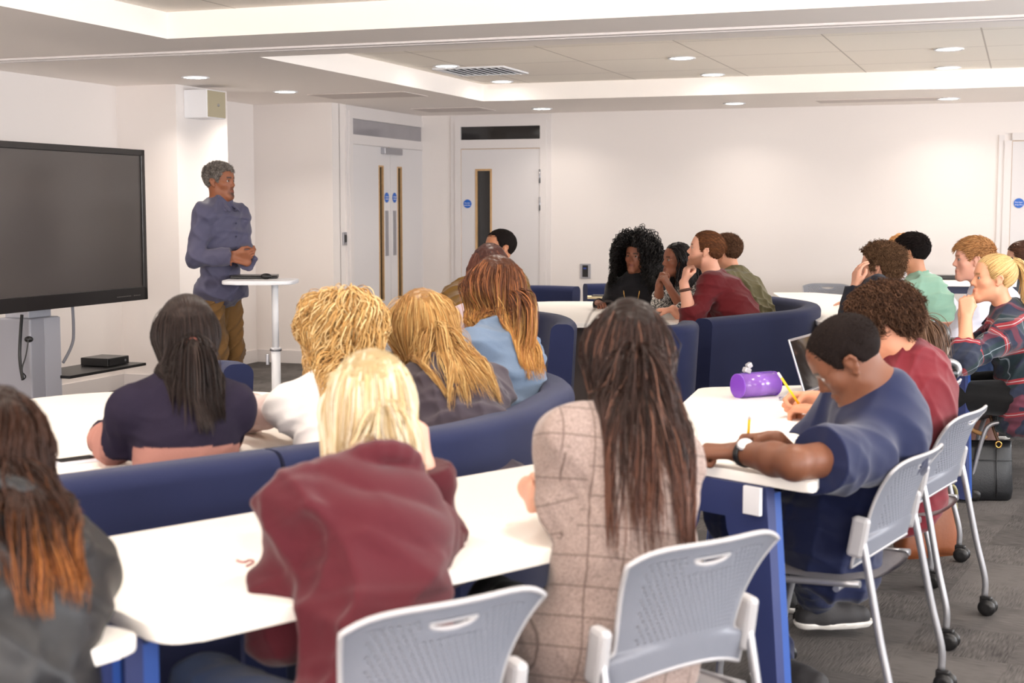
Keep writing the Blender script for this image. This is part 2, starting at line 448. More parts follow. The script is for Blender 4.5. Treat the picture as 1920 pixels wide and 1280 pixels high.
    def face_cols(s, vs, skin, lip=None, brow=None, beard=None, hairc=None):
        p = ((vs-s.C)@s.Rh)/s.hs
        c = np.tile(np.array(srgb(*skin)[:3]), (len(vs), 1))
        def mix(w, col): 
            w = np.clip(w, 0, 1)[:, None]; c[:] = c*(1-w)+np.array(srgb(*col)[:3])*w
        dk = tuple(int(a*b) for a, b in zip(skin, (.93, .80, .80)))
        x = np.abs(p[:, 0])
        front = p[:, 1] > .05
        mix(.22*np.exp(-((x-.045)**2+(p[:, 2]+.03)**2)/.0004)*front, dk)
        lip = lip or tuple(int(a*b) for a, b in zip(skin, (.86, .62, .62)))
        mix(np.clip(1.5-((x/.024)**2+((p[:, 2]+.0645)/.0095)**2)**.5*1.3, 0, 1)*(p[:, 1] > .07), lip)
        brow = brow or (50, 35, 28)
        bz = .024-((x-.03)/.03)**2*.004
        mix(np.clip(1.6-np.abs(p[:, 2]-bz)/.0045, 0, 1)*(x > .013)*(x < .047)*(p[:, 1] > .055)*.9, brow)
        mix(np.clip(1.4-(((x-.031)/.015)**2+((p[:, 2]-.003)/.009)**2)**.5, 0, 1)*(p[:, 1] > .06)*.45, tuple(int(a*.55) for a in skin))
        if beard:
            col, st, kind = beard
            w = np.zeros(len(vs))
            if kind == 'full': w = np.clip((-.046-p[:, 2]+np.clip((.062-p[:, 1])*.62, 0, .05))/.022, 0, 1)*np.clip((p[:, 1]+.004)/.012, 0, 1)*np.clip((p[:, 2]+.125)/.02, 0, 1)
            if kind == 'goatee': w = np.clip(1.6-((x/.030)**2+((p[:, 2]+.076)/.036)**2)**.5*1.3, 0, 1)*(p[:, 1] > .03)
            lipm = ((x/.024)**2+((p[:, 2]+.0645)/.010)**2) < 1
            w = np.where(lipm, w*.15, w); mix(w*st, col)
        if hairc: # stubbly hairline blend under the hair
            hl = np.interp(p[:, 1], HL_Y, HL_Z); w = np.clip((p[:, 2]-hl)/.008, 0, 1)*(np.linalg.norm((p-arr(0, -.014, .034))/arr(.0745, .096, .082), axis=1) < 1.06); mix(w, hairc)
        return c
    def body(s, rough=.5, beard=None, brow=None, lip=None, hairc=None, legs=True, eye=(60, 38, 25), smile=0, arms='LR'):
        g = Grid(s.lo, s.hi, s.h); s.gb = g
        s.torso(g, -.004)
        s.tips = {}
        for sd in 'LR':
            s.arm(g, sd, 0)
            s.tips[sd] = s.hand(g, sd)
        if legs:
            for sd in 'LR': g.cap(s.H[sd], s.H[sd]+(s.K[sd]-s.H[sd])*.5, .07, .062, k=.04)
        s.head(g)
        vs, q = g.mesh()
        cols = s.face_cols(vs, s.skin, lip, brow, beard, hairc)
        me = npmesh('body', vs-s.base, q, cols=cols)
        o = link('body', me, attrmat('skin', rough=.48, spec=.35, sss=.12), s.root)
        for k in (-1, 1):
            b = B(); b.sphere((0, 0, 0), .0118*s.hs, 16)
            e = b.build('eye', eyemat(eye), s.root)
            M = Matrix([list(r) for r in s.Rh]).to_4x4(); M.translation = Vector(s.hl(k*.031, .0735, .003)-s.base); e.matrix_local = M
        return o
    def top(s, mat, e=.014, sleeve=2.0, amp=.006, seed=1, cols=None, collar=None, hem=.0, fn=None, neckr=.0, loose=0, cuff=.005, bulge=.004, drape=None, name='top', low=.1, ff=1.0, collarcol=None):
        g = Grid(s.lo, s.hi, s.h); s.gt = g
        s.torso(g, e)
        if hem: 
            for t in (0, .5, 1): g.ell(s.P-arr(0, 0, hem*t), s.R, (.18*s.fat*s.sk+e, .14*s.fat*s.sk+e, .08), k=.05)
        if not s.stand:
            for sd in 'LR': g.cap(s.H[sd], s.H[sd]+(s.K[sd]-s.H[sd])*low, .085+e, .08+e, k=.05)
        if drape: drape(s, g)
        for sd in 'LR': s.arm(g, sd, e, upto=sleeve if not isinstance(sleeve, dict) else sleeve[sd], cuff=cuff, bulge=bulge)
        if amp: g.displace(fold_fn(seed, amp, ff))
        # neckline opening
        if collar == 'crew' or collar is None:
            nr = (.062 if s.m else .054)*s.hs
            c = s.N+arr(0, 0, .020)-s.R[:, 1]*.004; s._ring(g, c-arr(0, 0, .014), nr*1.12, .013, tilt=.22); s._ring(g, c, nr, .011, tilt=.22)
        elif collar == 'hood':
            c = s.N-s.R[:, 1]*.02+arr(0, 0, .004)
            s._ring(g, c+arr(0, 0, .015), .078, .022, tilt=.30)
            def roll(wx, wy, z0, zc, r0, k, nn=28, am=1.75):
                pr = None
                for a in np.linspace(-am, am, nn):
                    q_ = c+s.R@arr(math.sin(a)*wx, -math.cos(a)*wy+.02, z0-zc*max(0, math.cos(a))**1.5+.008*math.sin(a*4+wx*60)); rr_ = r0*(.55+.45*max(0, math.cos(a*.8)))
                    if pr is not None: g.cap(pr[0], q_, pr[1], rr_, k=k)
                    pr = (q_, rr_)
            roll(.105, .075, -.015, .03, .042, .03); roll(.135, .10, -.045, .075, .040, .022); roll(.155, .115, -.065, .115, .020, .012)
        elif collar == 'shirt':
            nr = (.060 if s.m else .054)*s.hs; u = nrm(s.C-s.N)
            for a in np.linspace(0, 2*math.pi, 25):
                if abs(math.sin(a/2-math.pi/4)) < .0: continue
                d = s.R@arr(math.cos(a)*nr, math.sin(a)*nr, 0); z = .016-.03*max(0, math.sin(a))
                if math.sin(a) > .93: continue
                g.cap(s.N+d*1.12+arr(0, 0, z-.016)+s.R[:, 1]*.006, s.N+d*1.06+arr(0, 0, z+.030), .008, .006, k=.003)
            for k in (-1, 1): # collar points
                g.cap(s.N+s.R@arr(k*.045*s.hs, .060, .020), s.N+s.R@arr(k*.050, .128, -.035), .011, .006, k=.002); g.cap(s.N+s.R@arr(k*.030*s.hs, .075, .010), s.N+s.R@arr(k*.040, .128, -.030), .009, .005, k=.002)
                g.cap(s.N+s.R@arr(k*.064*s.hs, .035, .025), s.N+s.R@arr(k*.064, .112, -.034), .011, .006, k=.002)
        elif collar == 'stand':
            nr = (.066 if s.m else .058)*s.hs
            for z in (0, .018, .034): s._ring(g, s.N+arr(0, 0, z), nr, .011, tilt=.18)
        if fn: fn(s, g)
        vs, q = g.mesh(); 
        rel = (vs-s.P)@s.R
        tc = rel.copy()
        for k, sd in ((-1, 'L'), (1, 'R')):
            for a, b, off in ((s.S[sd], s.E[sd], 0), (s.E[sd], s.W[sd], .3)):
                ab = b-a; t = np.clip(((vs-a)@ab)/(ab@ab), 0, 1); dist = np.linalg.norm(vs-(a+t[:, None]*ab), axis=1)
                if off == 0:
                    mk = (dist < .072+e) & (t > .18)
                else: mk = dist < .062+e
                if mk.any():
                    u2 = nrm(ab); x2 = nrm(np.cross(u2, s.R[:, 1]+.01)); y2 = np.cross(u2, x2); w = vs[mk]-a
                    tc[mk] = np.stack([w@x2+k*3, w@y2, (w@u2)+off+5], 1)
        c = None
        if cols is not None: c = cols(s, vs, rel, tc)
        me = npmesh(name, vs-s.base, q, cols=c, tc=tc)
        return link(name, me, mat, s.root)
    def _ring(s, g, c, r, th, tilt=.2, n=18, col=None):
        for i in range(n):
            a = 2*math.pi*i/n; b = 2*math.pi*(i+1)/n
            f = lambda a: c+s.R@arr(math.cos(a)*r, math.sin(a)*r*1.02, -math.sin(a)*r*tilt)
            g.cap(f(a), f(b), th, th, k=.008)
    def trousers(s, mat, e=.012, he=None, shoes=True, amp=.006, seed=3, h=None, name='trousers', wide=0):
        lo = np.minimum(s.llo, s.P-.25); hi = np.max(list(s.K.values())+list(s.A.values())+[s.P], 0)+.22
        lo[2] = .06
        g = Grid(lo, hi, h or max(s.h, .007)); q = s.sk*s.fat
        g.ell(s.P, s.R if not s.stand else np.eye(3)@s.R, (.165*q+(e if he is None else he), .125*q+(e if he is None else he), .12), k=.001)
        for sd in 'LR':
            g.cap(s.H[sd], s.K[sd], .088*q+(e if he is None else he), .06*q+e+wide*.3, k=.05); g.cap(s.K[sd], s.A[sd], .056*q+e+wide*.3, .042*q+e+wide, k=.03)
        g.displace(fold_fn(seed, amp, 1.2))
        vs, qd = g.mesh()
        if shoes: s.shoes(M_SHOE, M_SOLE)
        return link(name, npmesh(name, vs-s.base, qd), mat, s.root)
    def shoes(s, mat, sole, dirs=None):
        for sd in 'LR':
            a = s.A[sd]; f = nrm((dirs or {}).get(sd, s.legf)); r = nrm(np.cross(f, arr(0, 0, 1)))
            z0 = a[2]-.09
            up = nrm(np.cross(r, f)); R = np.stack([r, f, up], 1); c = a-up*.055
            lo = a-.3; hi = a+.3; lo[2] = a[2]-.2; hi[2] = a[2]+.12
            g = Grid(lo, hi, .006)
            g.cap(c-f*.035, c+f*.15, .042, .036, k=.01); g.cap(a+up*.01, c+f*.02, .044, .045, k=.03); g.cap(c+f*.04, c+f*.1, .046, .044, k=.02)
            g.comb(tuple(slice(None) for _ in range(3)), 0, 0) if False else None
            X, Y, Z = g.ax[0][:, None, None], g.ax[1][None, :, None], g.ax[2][None, None, :]
            pl = -((X-c[0])*up[0]+(Y-c[1])*up[1]+(Z-c[2])*up[2]+.02); g.D = np.maximum(g.D, pl.astype(np.float32))
            vs, q = g.mesh(); sh = link('shoe', npmesh('shoe', vs-s.base, q), mat, s.root)
            g = Grid(lo, hi, .006); g.cap(c-f*.037, c+f*.155, .048, .044, k=.01); g.cap(c+f*.04, c+f*.11, .050, .049, k=.02)
            pl = (X-c[0])*up[0]+(Y-c[1])*up[1]+(Z-c[2])*up[2]; g.D = np.maximum(g.D, np.maximum(pl+.012, -pl-.036).astype(np.float32))
            vs, q = g.mesh(); link('sole', npmesh('sole', vs-s.base, q), sole, sh)
def eyemat(col):
    nm = 'eye_%d_%d_%d' % col
    if nm in MATS: return MATS[nm]
    m, nt, b = newmat(nm); tc = nt.nodes.new('ShaderNodeTexCoord')
    vm = nt.nodes.new('ShaderNodeVectorMath'); vm.operation = 'NORMALIZE'; nt.links.new(tc.outputs['Object'], vm.inputs[0])
    sp = nt.nodes.new('ShaderNodeSeparateXYZ'); nt.links.new(vm.outputs['Vector'], sp.inputs[0])
    rp = nt.nodes.new('ShaderNodeValToRGB'); cr = rp.color_ramp; cr.interpolation = 'CONSTANT'
    cr.elements[0].position = 0; cr.elements[0].color = (.42, .38, .36, 1); cr.elements[1].position = .80; cr.elements[1].color = srgb(*col)
    e = cr.elements.new(.965); e.color = (.005, .005, .005, 1)
    nt.links.new(sp.outputs['Y'], rp.inputs['Fac']); nt.links.new(rp.outputs['Color'], b.inputs['Base Color']); b.inputs['Roughness'].default_value = .15
    MATS[nm] = m; return m

# ------------------------------------------------------------------ hair
CR_C = arr(0, -.014, .036); CR_R = arr(.078, .100, .086)
def scalp_pts(n, rng, hl_off=0, hlz=None):
    i = np.arange(n*3); ph = i*2.399963; z = 1-2*(i+.5)/len(i); r = np.sqrt(1-z*z)
    d = np.stack([r*np.cos(ph), r*np.sin(ph), z], 1)+rng.normal(size=(len(i), 3))*.03; d /= np.linalg.norm(d, axis=1, keepdims=True)
    p = CR_C+d*CR_R; hl = np.interp(p[:, 1], HL_Y, HL_Z if hlz is None else hlz)
    return p[p[:, 2] > hl+hl_off], None
def ell_n(p): v = (p-CR_C)/CR_R**2; return v/(np.linalg.norm(v, axis=1, keepdims=True)+1e-9)
def strands_mesh(paths, rad, col_fn, rng, sides=3):
    """paths (n,m,3) -> tapered tubes; rad (n,) ; col_fn(i,t)->rgb arrays"""
    n, m, _ = paths.shape
    t = np.gradient(paths, axis=1); t /= np.linalg.norm(t, axis=2, keepdims=True)+1e-9
    ref = rng.normal(size=(n, 1, 3)); x = np.cross(t, ref); x /= np.linalg.norm(x, axis=2, keepdims=True)+1e-9; y = np.cross(t, x)
    s = np.linspace(0, 1, m); tap = np.clip(1-(s**4)*.85, .1, 1)*np.clip(.35+s*6, 0, 1)
    vs = []
    for k in range(sides):
        a = 2*math.pi*k/sides; vs.append(paths+(x*math.cos(a)+y*math.sin(a))*(rad[:, None]*tap)[:, :, None])
    V_ = np.stack(vs, 2)  # n,m,sides,3
    idx = np.arange(n*m*sides).reshape(n, m, sides); q = []
    for k in range(sides):
        k2 = (k+1) % sides; q.append(np.stack([idx[:, :-1, k], idx[:, :-1, k2], idx[:, 1:, k2], idx[:, 1:, k]], -1).reshape(-1, 4))
    c = col_fn(n, s)  # n,m,3
    c = np.repeat(c[:, :, None, :], sides, 2).reshape(-1, 3)
    return V_.reshape(-1, 3), np.concatenate(q), c
def col_ramp(pal, rng, tip=None, tipstart=.45, streak=None, sfrac=0):
    P_ = np.array([srgb(*c)[:3] for c in pal])
    def fn(n, s):
        w = rng.uniform(0, len(pal)-1.001, n); i = w.astype(int); f = (w-i)[:, None]; base = P_[i]*(1-f)+P_[np.minimum(i+1, len(pal)-1)]*f
        base = base*rng.uniform(.8, 1.2, (n, 1)); c = np.repeat(base[:, None, :], len(s), 1)
        if tip:
            T = np.array([srgb(*q)[:3] for q in tip]); tt = T[rng.integers(0, len(T), n)]*rng.uniform(.8, 1.2, (n, 1))
            st = tipstart+rng.uniform(-.18, .18, n); k = np.clip((s[None, :]-st[:, None])/.3, 0, 1)[:, :, None]; c = c*(1-k)+tt[:, None, :]*k
        if streak:
            m = rng.uniform(size=n) < sfrac; T = np.array(srgb(*streak)[:3]); k = (np.clip(s/.25, 0, 1)*.85)[None, :, None]; c[m] = c[m]*(1-k)+T*k
        return c
    return fn
def hair_cap(s, thick, col, rng, noise=.004, nf=160, cut=True, hlz=None, h=None):
    lo = s.C-.17*s.hs; hi = s.C+.17*s.hs; g = Grid(lo, hi, h or max(.004, s.h*.8))
    g.ell(s.C+s.Rh@(CR_C*s.hs), s.Rh, tuple((CR_R+thick)*s.hs), k=.001)
    X, Y, Z = np.meshgrid(*g.ax, indexing='ij'); p = (np.stack([X, Y, Z], -1).reshape(-1, 3)-s.C)@s.Rh/s.hs
    d = g.D.reshape(-1); nz = sum(np.sin(p@(rng.normal(size=3)*nf)+rng.uniform(0, 6)) for _ in range(5))*noise/2.2
    d = d+nz
    hl = np.interp(p[:, 1], HL_Y, HL_Z if hlz is None else hlz); d = d+thick*.85*np.clip(1-(p[:, 2]-hl)/.028, 0, 1); d = np.maximum(d, (hl-p[:, 2])*.75*s.hs)
    g.D = d.reshape(g.D.shape).astype(np.float32); vs, q = g.mesh()
    c = np.tile(np.array(srgb(*col)[:3]), (len(vs), 1)); return vs, q, c
def build_hair(s, parts, name='hair', rough=.42):
    vs, qs, cs = [], [], []; o = 0
    for v, q, c in parts:
        vs.append(v); qs.append(q+o); cs.append(c); o += len(v)
    me = npmesh(name, np.concatenate(vs)-s.base, np.concatenate(qs), cols=np.concatenate(cs))
    return link(name, me, attrmat('hair_%d' % int(rough*100), rough=rough, spec=.18 if rough < .6 else .05), s.root)
def curl_off(paths, rng, amp, wl, L, clump=12, grow=.3):
    """add wave offsets shared by neighbouring strands"""
    n, m, _ = paths.shape; s = np.linspace(0, 1, m)
    root = paths[:, min(2, m-1)]; cen = root[rng.integers(0, n, max(2, n//clump))]
    own = np.argmin(((root[:, None, :]-cen[None])**2).sum(-1), 1)
    ph = rng.uniform(0, 6.28, len(cen))[own]+rng.normal(size=n)*.25; fr = rng.uniform(.8, 1.25, len(cen))[own]
    t = np.gradient(paths, axis=1); t /= np.linalg.norm(t, axis=2, keepdims=True)+1e-9
    a = np.cross(t, arr(0, 0, 1)+rng.normal(size=(1, 1, 3))*.1); a /= np.linalg.norm(a, axis=2, keepdims=True)+1e-6; b = np.cross(t, a)
    w = 2*math.pi*L/wl*s[None, :]*fr[:, None]+ph[:, None]; k = (amp*np.clip(s/grow, 0, 1))[None, :, None]
    return paths+(a*np.cos(w)[:, :, None]+b*np.sin(w)[:, :, None])*k, own
def clumping(paths, rng, n_cl, strength):
    n, m, _ = paths.shape; mid = paths[:, m//2]; gi = rng.integers(0, n, n_cl)
    own = gi[np.argmin(((mid[:, None, :]-mid[gi][None])**2).sum(-1), 1)]; s = np.linspace(0, 1, m)[None, :, None]
    return paths*(1-strength*s)+paths[own]*strength*s
def grow_hair(s, n=900, L=.35, m=16, vol=.012, comb=(3, -.6, -.5), grav=.5, lift=.1, rad=.0022, pal=((60, 40, 30),), tip=None, tipstart=.45, streak=None, sfrac=0,
              curl=None, clump=(60, .45), seed=5, cap=True, wind=(0, 0, 0), hlz=None, part=0.0, stiff=1.0, jitter=.03, rough=.42, Lvar=.12, spread=0, layer=.3, body=True, name='hair', attract=None, backx=.12, smooth=4, gather=None, gz=-.02, gk=.55, face_x=.07, extra=None, sides=3):
    rng = np.random.default_rng(seed); q = s.hs
    p, _ = scalp_pts(n, rng, hlz=hlz); n = len(p); nn = ell_n(p)
    cx = np.clip((p[:, 0]-part)/.03, -1, 1)
    bk = np.clip((p[:, 1]+.05)/.09, backx, 1)
    c = np.stack([(cx*comb[0]*.3+(p[:, 0]-part)*comb[0]*4)*bk, np.full(n, comb[1]), np.full(n, comb[2])], 1)
    d = c-(c*nn).sum(1, keepdims=True)*nn; d /= np.linalg.norm(d, axis=1, keepdims=True)+1e-9; d = d+nn*lift+rng.normal(size=(n, 3))*jitter
    off = vol*(layer+(1-layer)*rng.uniform(0, 1, n))*np.clip(.35+(p[:, 2]+.05)/.12, .3, 1.1)
    Rh = s.Rh; lens = L*(1+rng.uniform(-Lvar, Lvar, n)); step = lens/(m-1)
    pos = s.C+(p*q)@Rh.T; dr = (d/np.linalg.norm(d, axis=1, keepdims=True))@Rh.T; path = [pos.copy()]
    wind = np.array(wind, float); boff = rng.uniform(.002, .002+vol*1.2, n)
    side = np.sign(p[:, 0]-part+1e-6)
    for i in range(1, m):
        f = i/m
        dr = dr*stiff+arr(0, 0, -1)*grav*(.35+f)+wind*f
        if spread: dr = dr+(side[:, None]*Rh[:, 0][None])*spread*(1-f)
        if attract is not None: dr = dr+(np.asarray(attract)-pos)*6*f
        dr /= np.linalg.norm(dr, axis=1, keepdims=True)+1e-9
        new = pos+dr*step[:, None]
        l = ((new-s.C)@Rh)/q
        rr = CR_R+off[:, None]*min(1, i/3)
        k = np.linalg.norm((l-CR_C)/rr, axis=1); ins = k < 1; l[ins] = CR_C+(l[ins]-CR_C)/k[ins][:, None]
        # the jaw and the neck push hair outwards, the face stays free
        ins = (l[:, 2] < .05) & (l[:, 1] > .035) & (l[:, 1] < .30) & (np.abs(l[:, 0]) < face_x) & (l[:, 2] > -.14); l[ins, 0] = np.where(l[ins, 0]*side[ins] > 0, side[ins], np.where(np.abs(l[ins, 0]) < .02, side[ins], np.sign(l[ins, 0])))*face_x
        if gather is not None:
            ex = np.abs(l[:, 0])-gather; ins = (ex > 0) & (l[:, 2] < gz); l[ins, 0] = np.sign(l[ins, 0])*(gather+ex[ins]*gk)
        jk = np.linalg.norm((l-arr(0, .0, -.05))/arr(.068, .07, .09), axis=1); ins = jk < 1; l[ins] = arr(0, 0, -.05)+(l[ins]-arr(0, 0, -.05))/jk[ins][:, None]
        new = s.C+(l*q)@Rh.T
        if body and i > 2:
            for _ in range(2):
                D_ = np.minimum(s.gt.sample(new), s.gb.sample(new)); ins = (D_ < boff) & (new[:, 2] < s.C[2]-.05)
                if ins.any(): new[ins] += s.gt.grad(new[ins])*np.minimum(boff[ins]-D_[ins], .03)[:, None]
        dr = new-pos; dr /= np.linalg.norm(dr, axis=1, keepdims=True)+1e-9; pos = new; path.append(pos.copy())
    P_ = np.stack(path, 1)
    for _ in range(smooth): P_[:, 1:-1] = P_[:, 1:-1]*.5+(P_[:, :-2]+P_[:, 2:])*.25
    sl = np.linalg.norm(np.diff(P_, axis=1), axis=2).max(1); ok = sl < (L/(m-1))*2.2; P_ = P_[ok]; n = len(P_); side = side[ok]
    if clump: P_ = clumping(P_, rng, clump[0], clump[1])
    if curl: P_, _ = curl_off(P_, rng, curl[0], curl[1], L, *(curl[2:] if len(curl) > 2 else ()))
    l = ((P_.reshape(-1, 3)-s.C)@Rh)/q; sd_ = np.repeat(side, m)
    ins = (l[:, 2] < .072) & (l[:, 1] > .03) & (l[:, 1] < .30) & (np.abs(l[:, 0]) < face_x) & (l[:, 2] > -.13); l[ins, 0] = (face_x+rng.uniform(0, .01, ins.sum()))*np.where(np.abs(l[ins, 0]) < .02, sd_[ins], np.sign(l[ins, 0])); P_ = (s.C+(l*q)@Rh.T).reshape(n, m, 3)
    parts = [strands_mesh(P_, rad*rng.uniform(.6, 1.3, n), col_ramp(pal, rng, tip, tipstart, streak, sfrac), rng, sides)]
    if cap: parts.append(hair_cap(s, .004+vol*.35, tuple(int(v*.8) for v in pal[0]), rng, noise=.002, hlz=hlz))
    if extra: parts += extra
    return build_hair(s, parts, name, rough)
def short_hair(s, n=1200, L=.03, jit=.22, thick=.008, pal=((40, 30, 25),), comb=(0, .5, .2), lift=.6, rad=.0016, curl=None, seed=3, hlz=None, noise=.003, m=6, rough=.5, topL=1.0, fade=False, sides=3, nf=160, part=0):
    rng = np.random.default_rng(seed); p, _ = scalp_pts(n, rng, hlz=hlz); n = len(p); nn = ell_n(p)
    c = np.tile(arr(*comb), (n, 1)); c[:, 0] += (p[:, 0]-part)*6*abs(comb[2]); d = c-(c*nn).sum(1, keepdims=True)*nn; d /= np.linalg.norm(d, axis=1, keepdims=True)+1e-6
    up = np.clip((p[:, 2]-.02)/.07, 0, 1); LL = L*(1+(topL-1)*up)*rng.uniform(.7, 1.2, n)
    if fade: LL *= np.clip((p[:, 2]+.03)/.08, .12, 1)
    d = d+nn*lift+rng.normal(size=(n, 3))*jit; d /= np.linalg.norm(d, axis=1, keepdims=True)
    pts = []; base = p+nn*thick*.3
    for i in range(m):
        t = i/(m-1); q = base+d*(LL*t)[:, None]+arr(0, 0, -1)*(LL*.35*t*t)[:, None]
        k = np.linalg.norm((q-CR_C)/(CR_R+thick*.9), axis=1); ins = (k < 1) & (t > .2); q[ins] = CR_C+(q[ins]-CR_C)/k[ins][:, None]; pts.append(q)
    P_ = np.stack(pts, 1)
    P_ = s.C+(P_.reshape(-1, 3)*s.hs)@s.Rh.T; P_ = P_.reshape(n, m, 3)
    if curl: P_, _ = curl_off(P_, rng, curl[0], curl[1], L*topL, 8, .15)
    parts = [strands_mesh(P_, rad*rng.uniform(.7, 1.3, n), col_ramp(pal, rng), rng, sides), hair_cap(s, thick, tuple(int(v*.85) for v in pal[0]), rng, noise=noise, hlz=hlz, nf=nf)]
    return build_hair(s, parts, 'hair', max(rough, .75))
def ponytail_hair(s, tie=(0, -.115, .0), n=700, nt=260, L=.3, pal=((40, 28, 22),), tip=None, rad=.002, tail_dir=(0, -.25, -1), seed=4, spread=.03, vol=.006, loose=0, looseL=.25, rough=.4, tiecol=(110, 60, 50), curl=None, grav=.5, tight=.013):
    rng = np.random.default_rng(seed); p, _ = scalp_pts(n, rng); n = len(p); T = arr(*tie); m = 12; pts = []
    for i in range(m):
        t = i/(m-1); tt = t**.9; q = p*(1-tt)+T*tt; mid = math.sin(math.pi*t)
        k = np.linalg.norm((q-CR_C)/(CR_R+vol), axis=1); q = np.where((k < 1)[:, None] | (t < .9), CR_C+(q-CR_C)/np.maximum(k, 1e-3)[:, None]*(1 if t < .85 else 1), q)
        if t >= .85: q = q*(1-(t-.85)/.15)+(T+rng.normal(size=(n, 3))*.006)*((t-.85)/.15)
        pts.append(q)
    P_ = np.stack(pts, 1); P_ = (s.C+(P_.reshape(-1, 3)*s.hs)@s.Rh.T).reshape(n, m, 3)
    parts = [strands_mesh(P_, rad*rng.uniform(.7, 1.3, n), col_ramp(pal, rng), rng), hair_cap(s, .003+vol*.3, tuple(int(v*.85) for v in pal[0]), rng, noise=.0015)]
    # tail
    m = 14; d0 = s.Rh@nrm(arr(0, -1, .25)); pos = np.tile(s.C+s.Rh@(T*s.hs), (nt, 1))+rng.normal(size=(nt, 3))*tight*.5; dr = np.tile(d0, (nt, 1))+rng.normal(size=(nt, 3))*.18; path = [pos.copy()]
    st = L/(m-1)*rng.uniform(.75, 1.1, nt); td = nrm(arr(*tail_dir)); sp = rng.normal(size=(nt, 3))*spread*6
    for i in range(1, m):
        dr = dr+arr(0, 0, -1)*grav+s.Rh@td*.15+sp*.12*(i/m)*(1-i/m); dr /= np.linalg.norm(dr, axis=1, keepdims=True); new = pos+dr*st[:, None]
        for _ in range(2):
            D_ = np.minimum(s.gt.sample(new), s.gb.sample(new)); ins = D_ < .008
            if ins.any(): new[ins] += s.gt.grad(new[ins])*np.minimum(.008-D_[ins], .03)[:, None]
        l = ((new-s.C)@s.Rh)/s.hs; k = np.linalg.norm((l-CR_C)/(CR_R+.012), axis=1); ins = k < 1; l[ins] = CR_C+(l[ins]-CR_C)/k[ins][:, None]; new = s.C+(l*s.hs)@s.Rh.T
        dr = (new-pos); dr /= np.linalg.norm(dr, axis=1, keepdims=True)+1e-9; pos = new; path.append(pos.copy())
    P_ = np.stack(path, 1)
    if curl: P_, _ = curl_off(P_, rng, curl[0], curl[1], L)
    parts.append(strands_mesh(P_, rad*1.2*rng.uniform(.7, 1.3, nt), col_ramp(pal, rng, tip), rng))
    o = build_hair(s, parts, 'hair', rough)
    b = B(); c = s.C+s.Rh@(T*s.hs)-s.base; ax = s.Rh@nrm(arr(0, -1, .1)); xx = nrm(np.cross(ax, arr(0, 0, 1))); yy = np.cross(ax, xx)
    b.tube([c+(xx*math.cos(a)+yy*math.sin(a))*tight*1.1 for a in np.linspace(0, 2*math.pi, 17)[:-1]], .005, 8, closed=True)
    b.build('hair_tie', plain('tie_%d' % tiecol[0], srgb(*tiecol), .7), s.root)
    return o
def necklace_pts(s): pass
DLP = 10.5; WINP = 105; EXPO = 0.45; HQ = 1.0
# ------------------------------------------------------------------ room
HC = 2.42; HT = 2.57
def uvof(p): return float(p@U), float(p@V)
def PU(px, py, u):   # pixel -> (v,z) on the plane u = const
    r = ray(px, py); t = u/(r@U); p = r*t+np.array([0, 0, CAM_H]); return float(p@V), float(p[2])
def PV(px, py, v):   # pixel -> (u,z) on the plane v = const
    r = ray(px, py); t = v/(r@V); p = r*t+np.array([0, 0, CAM_H]); return float(p@U), float(p[2])
RZ = -A_ROOM
ROOM = Matrix([[U[0], V[0], 0], [U[1], V[1], 0], [0, 0, 1]])
M_WALL = plain('wall_paint', srgb(229, 222, 218), .75, bump=.15, bscale=60, spec=.2, var=.015, vscale=1.2)
M_CEIL = plain('ceiling_paint', srgb(252, 245, 239), .85, bump=.1, bscale=80, spec=.15)
M_TRIM = plain('gloss_trim', srgb(220, 214, 212), .35, spec=.4, bump=.03, bscale=30)
M_DOOR = plain('door_white', srgb(216, 212, 212), .45, bump=.04, bscale=50)
M_OAK = plain('oak_edge', srgb(196, 158, 112), .5, var=.2, vscale=25)
M_GLASSD = plain('dark_glass', srgb(32, 30, 30), .08, spec=.6, var=.2, vscale=4)
M_GLASSL = plain('grey_glass', srgb(150, 146, 150), .1, spec=.6, var=.15, vscale=3)
M_STEEL = plain('brushed_steel', srgb(170, 170, 176), .3, metal=.8, bump=.05, bscale=300)
M_BLUE = plain('sign_blue', srgb(15, 95, 190), .4)
M_WHITEP = plain('white_plastic', srgb(235, 235, 238), .4, bump=.02)
M_BLACKP = plain('black_plastic', srgb(22, 21, 22), .4, bump=.05, bscale=400)
M_TABLE = plain('white_laminate', srgb(248, 243, 236), .28, spec=.45, bump=.02, bscale=40)
M_EDGE = plain('table_edge', srgb(226, 220, 214), .4)
def rbox(b, u0, u1, v0, v1, z0, z1, bev=0):
    c = RM((u0+u1)/2, (v0+v1)/2, (z0+z1)/2); b.box(c, (abs(u1-u0), abs(v1-v0), abs(z1-z0)), rz=RZ, bev=bev); return b
def struct(name, b, m, parent=None):
    o = b.build(name, m, parent)
    if parent is None: o['kind'] = 'structure'
    return o
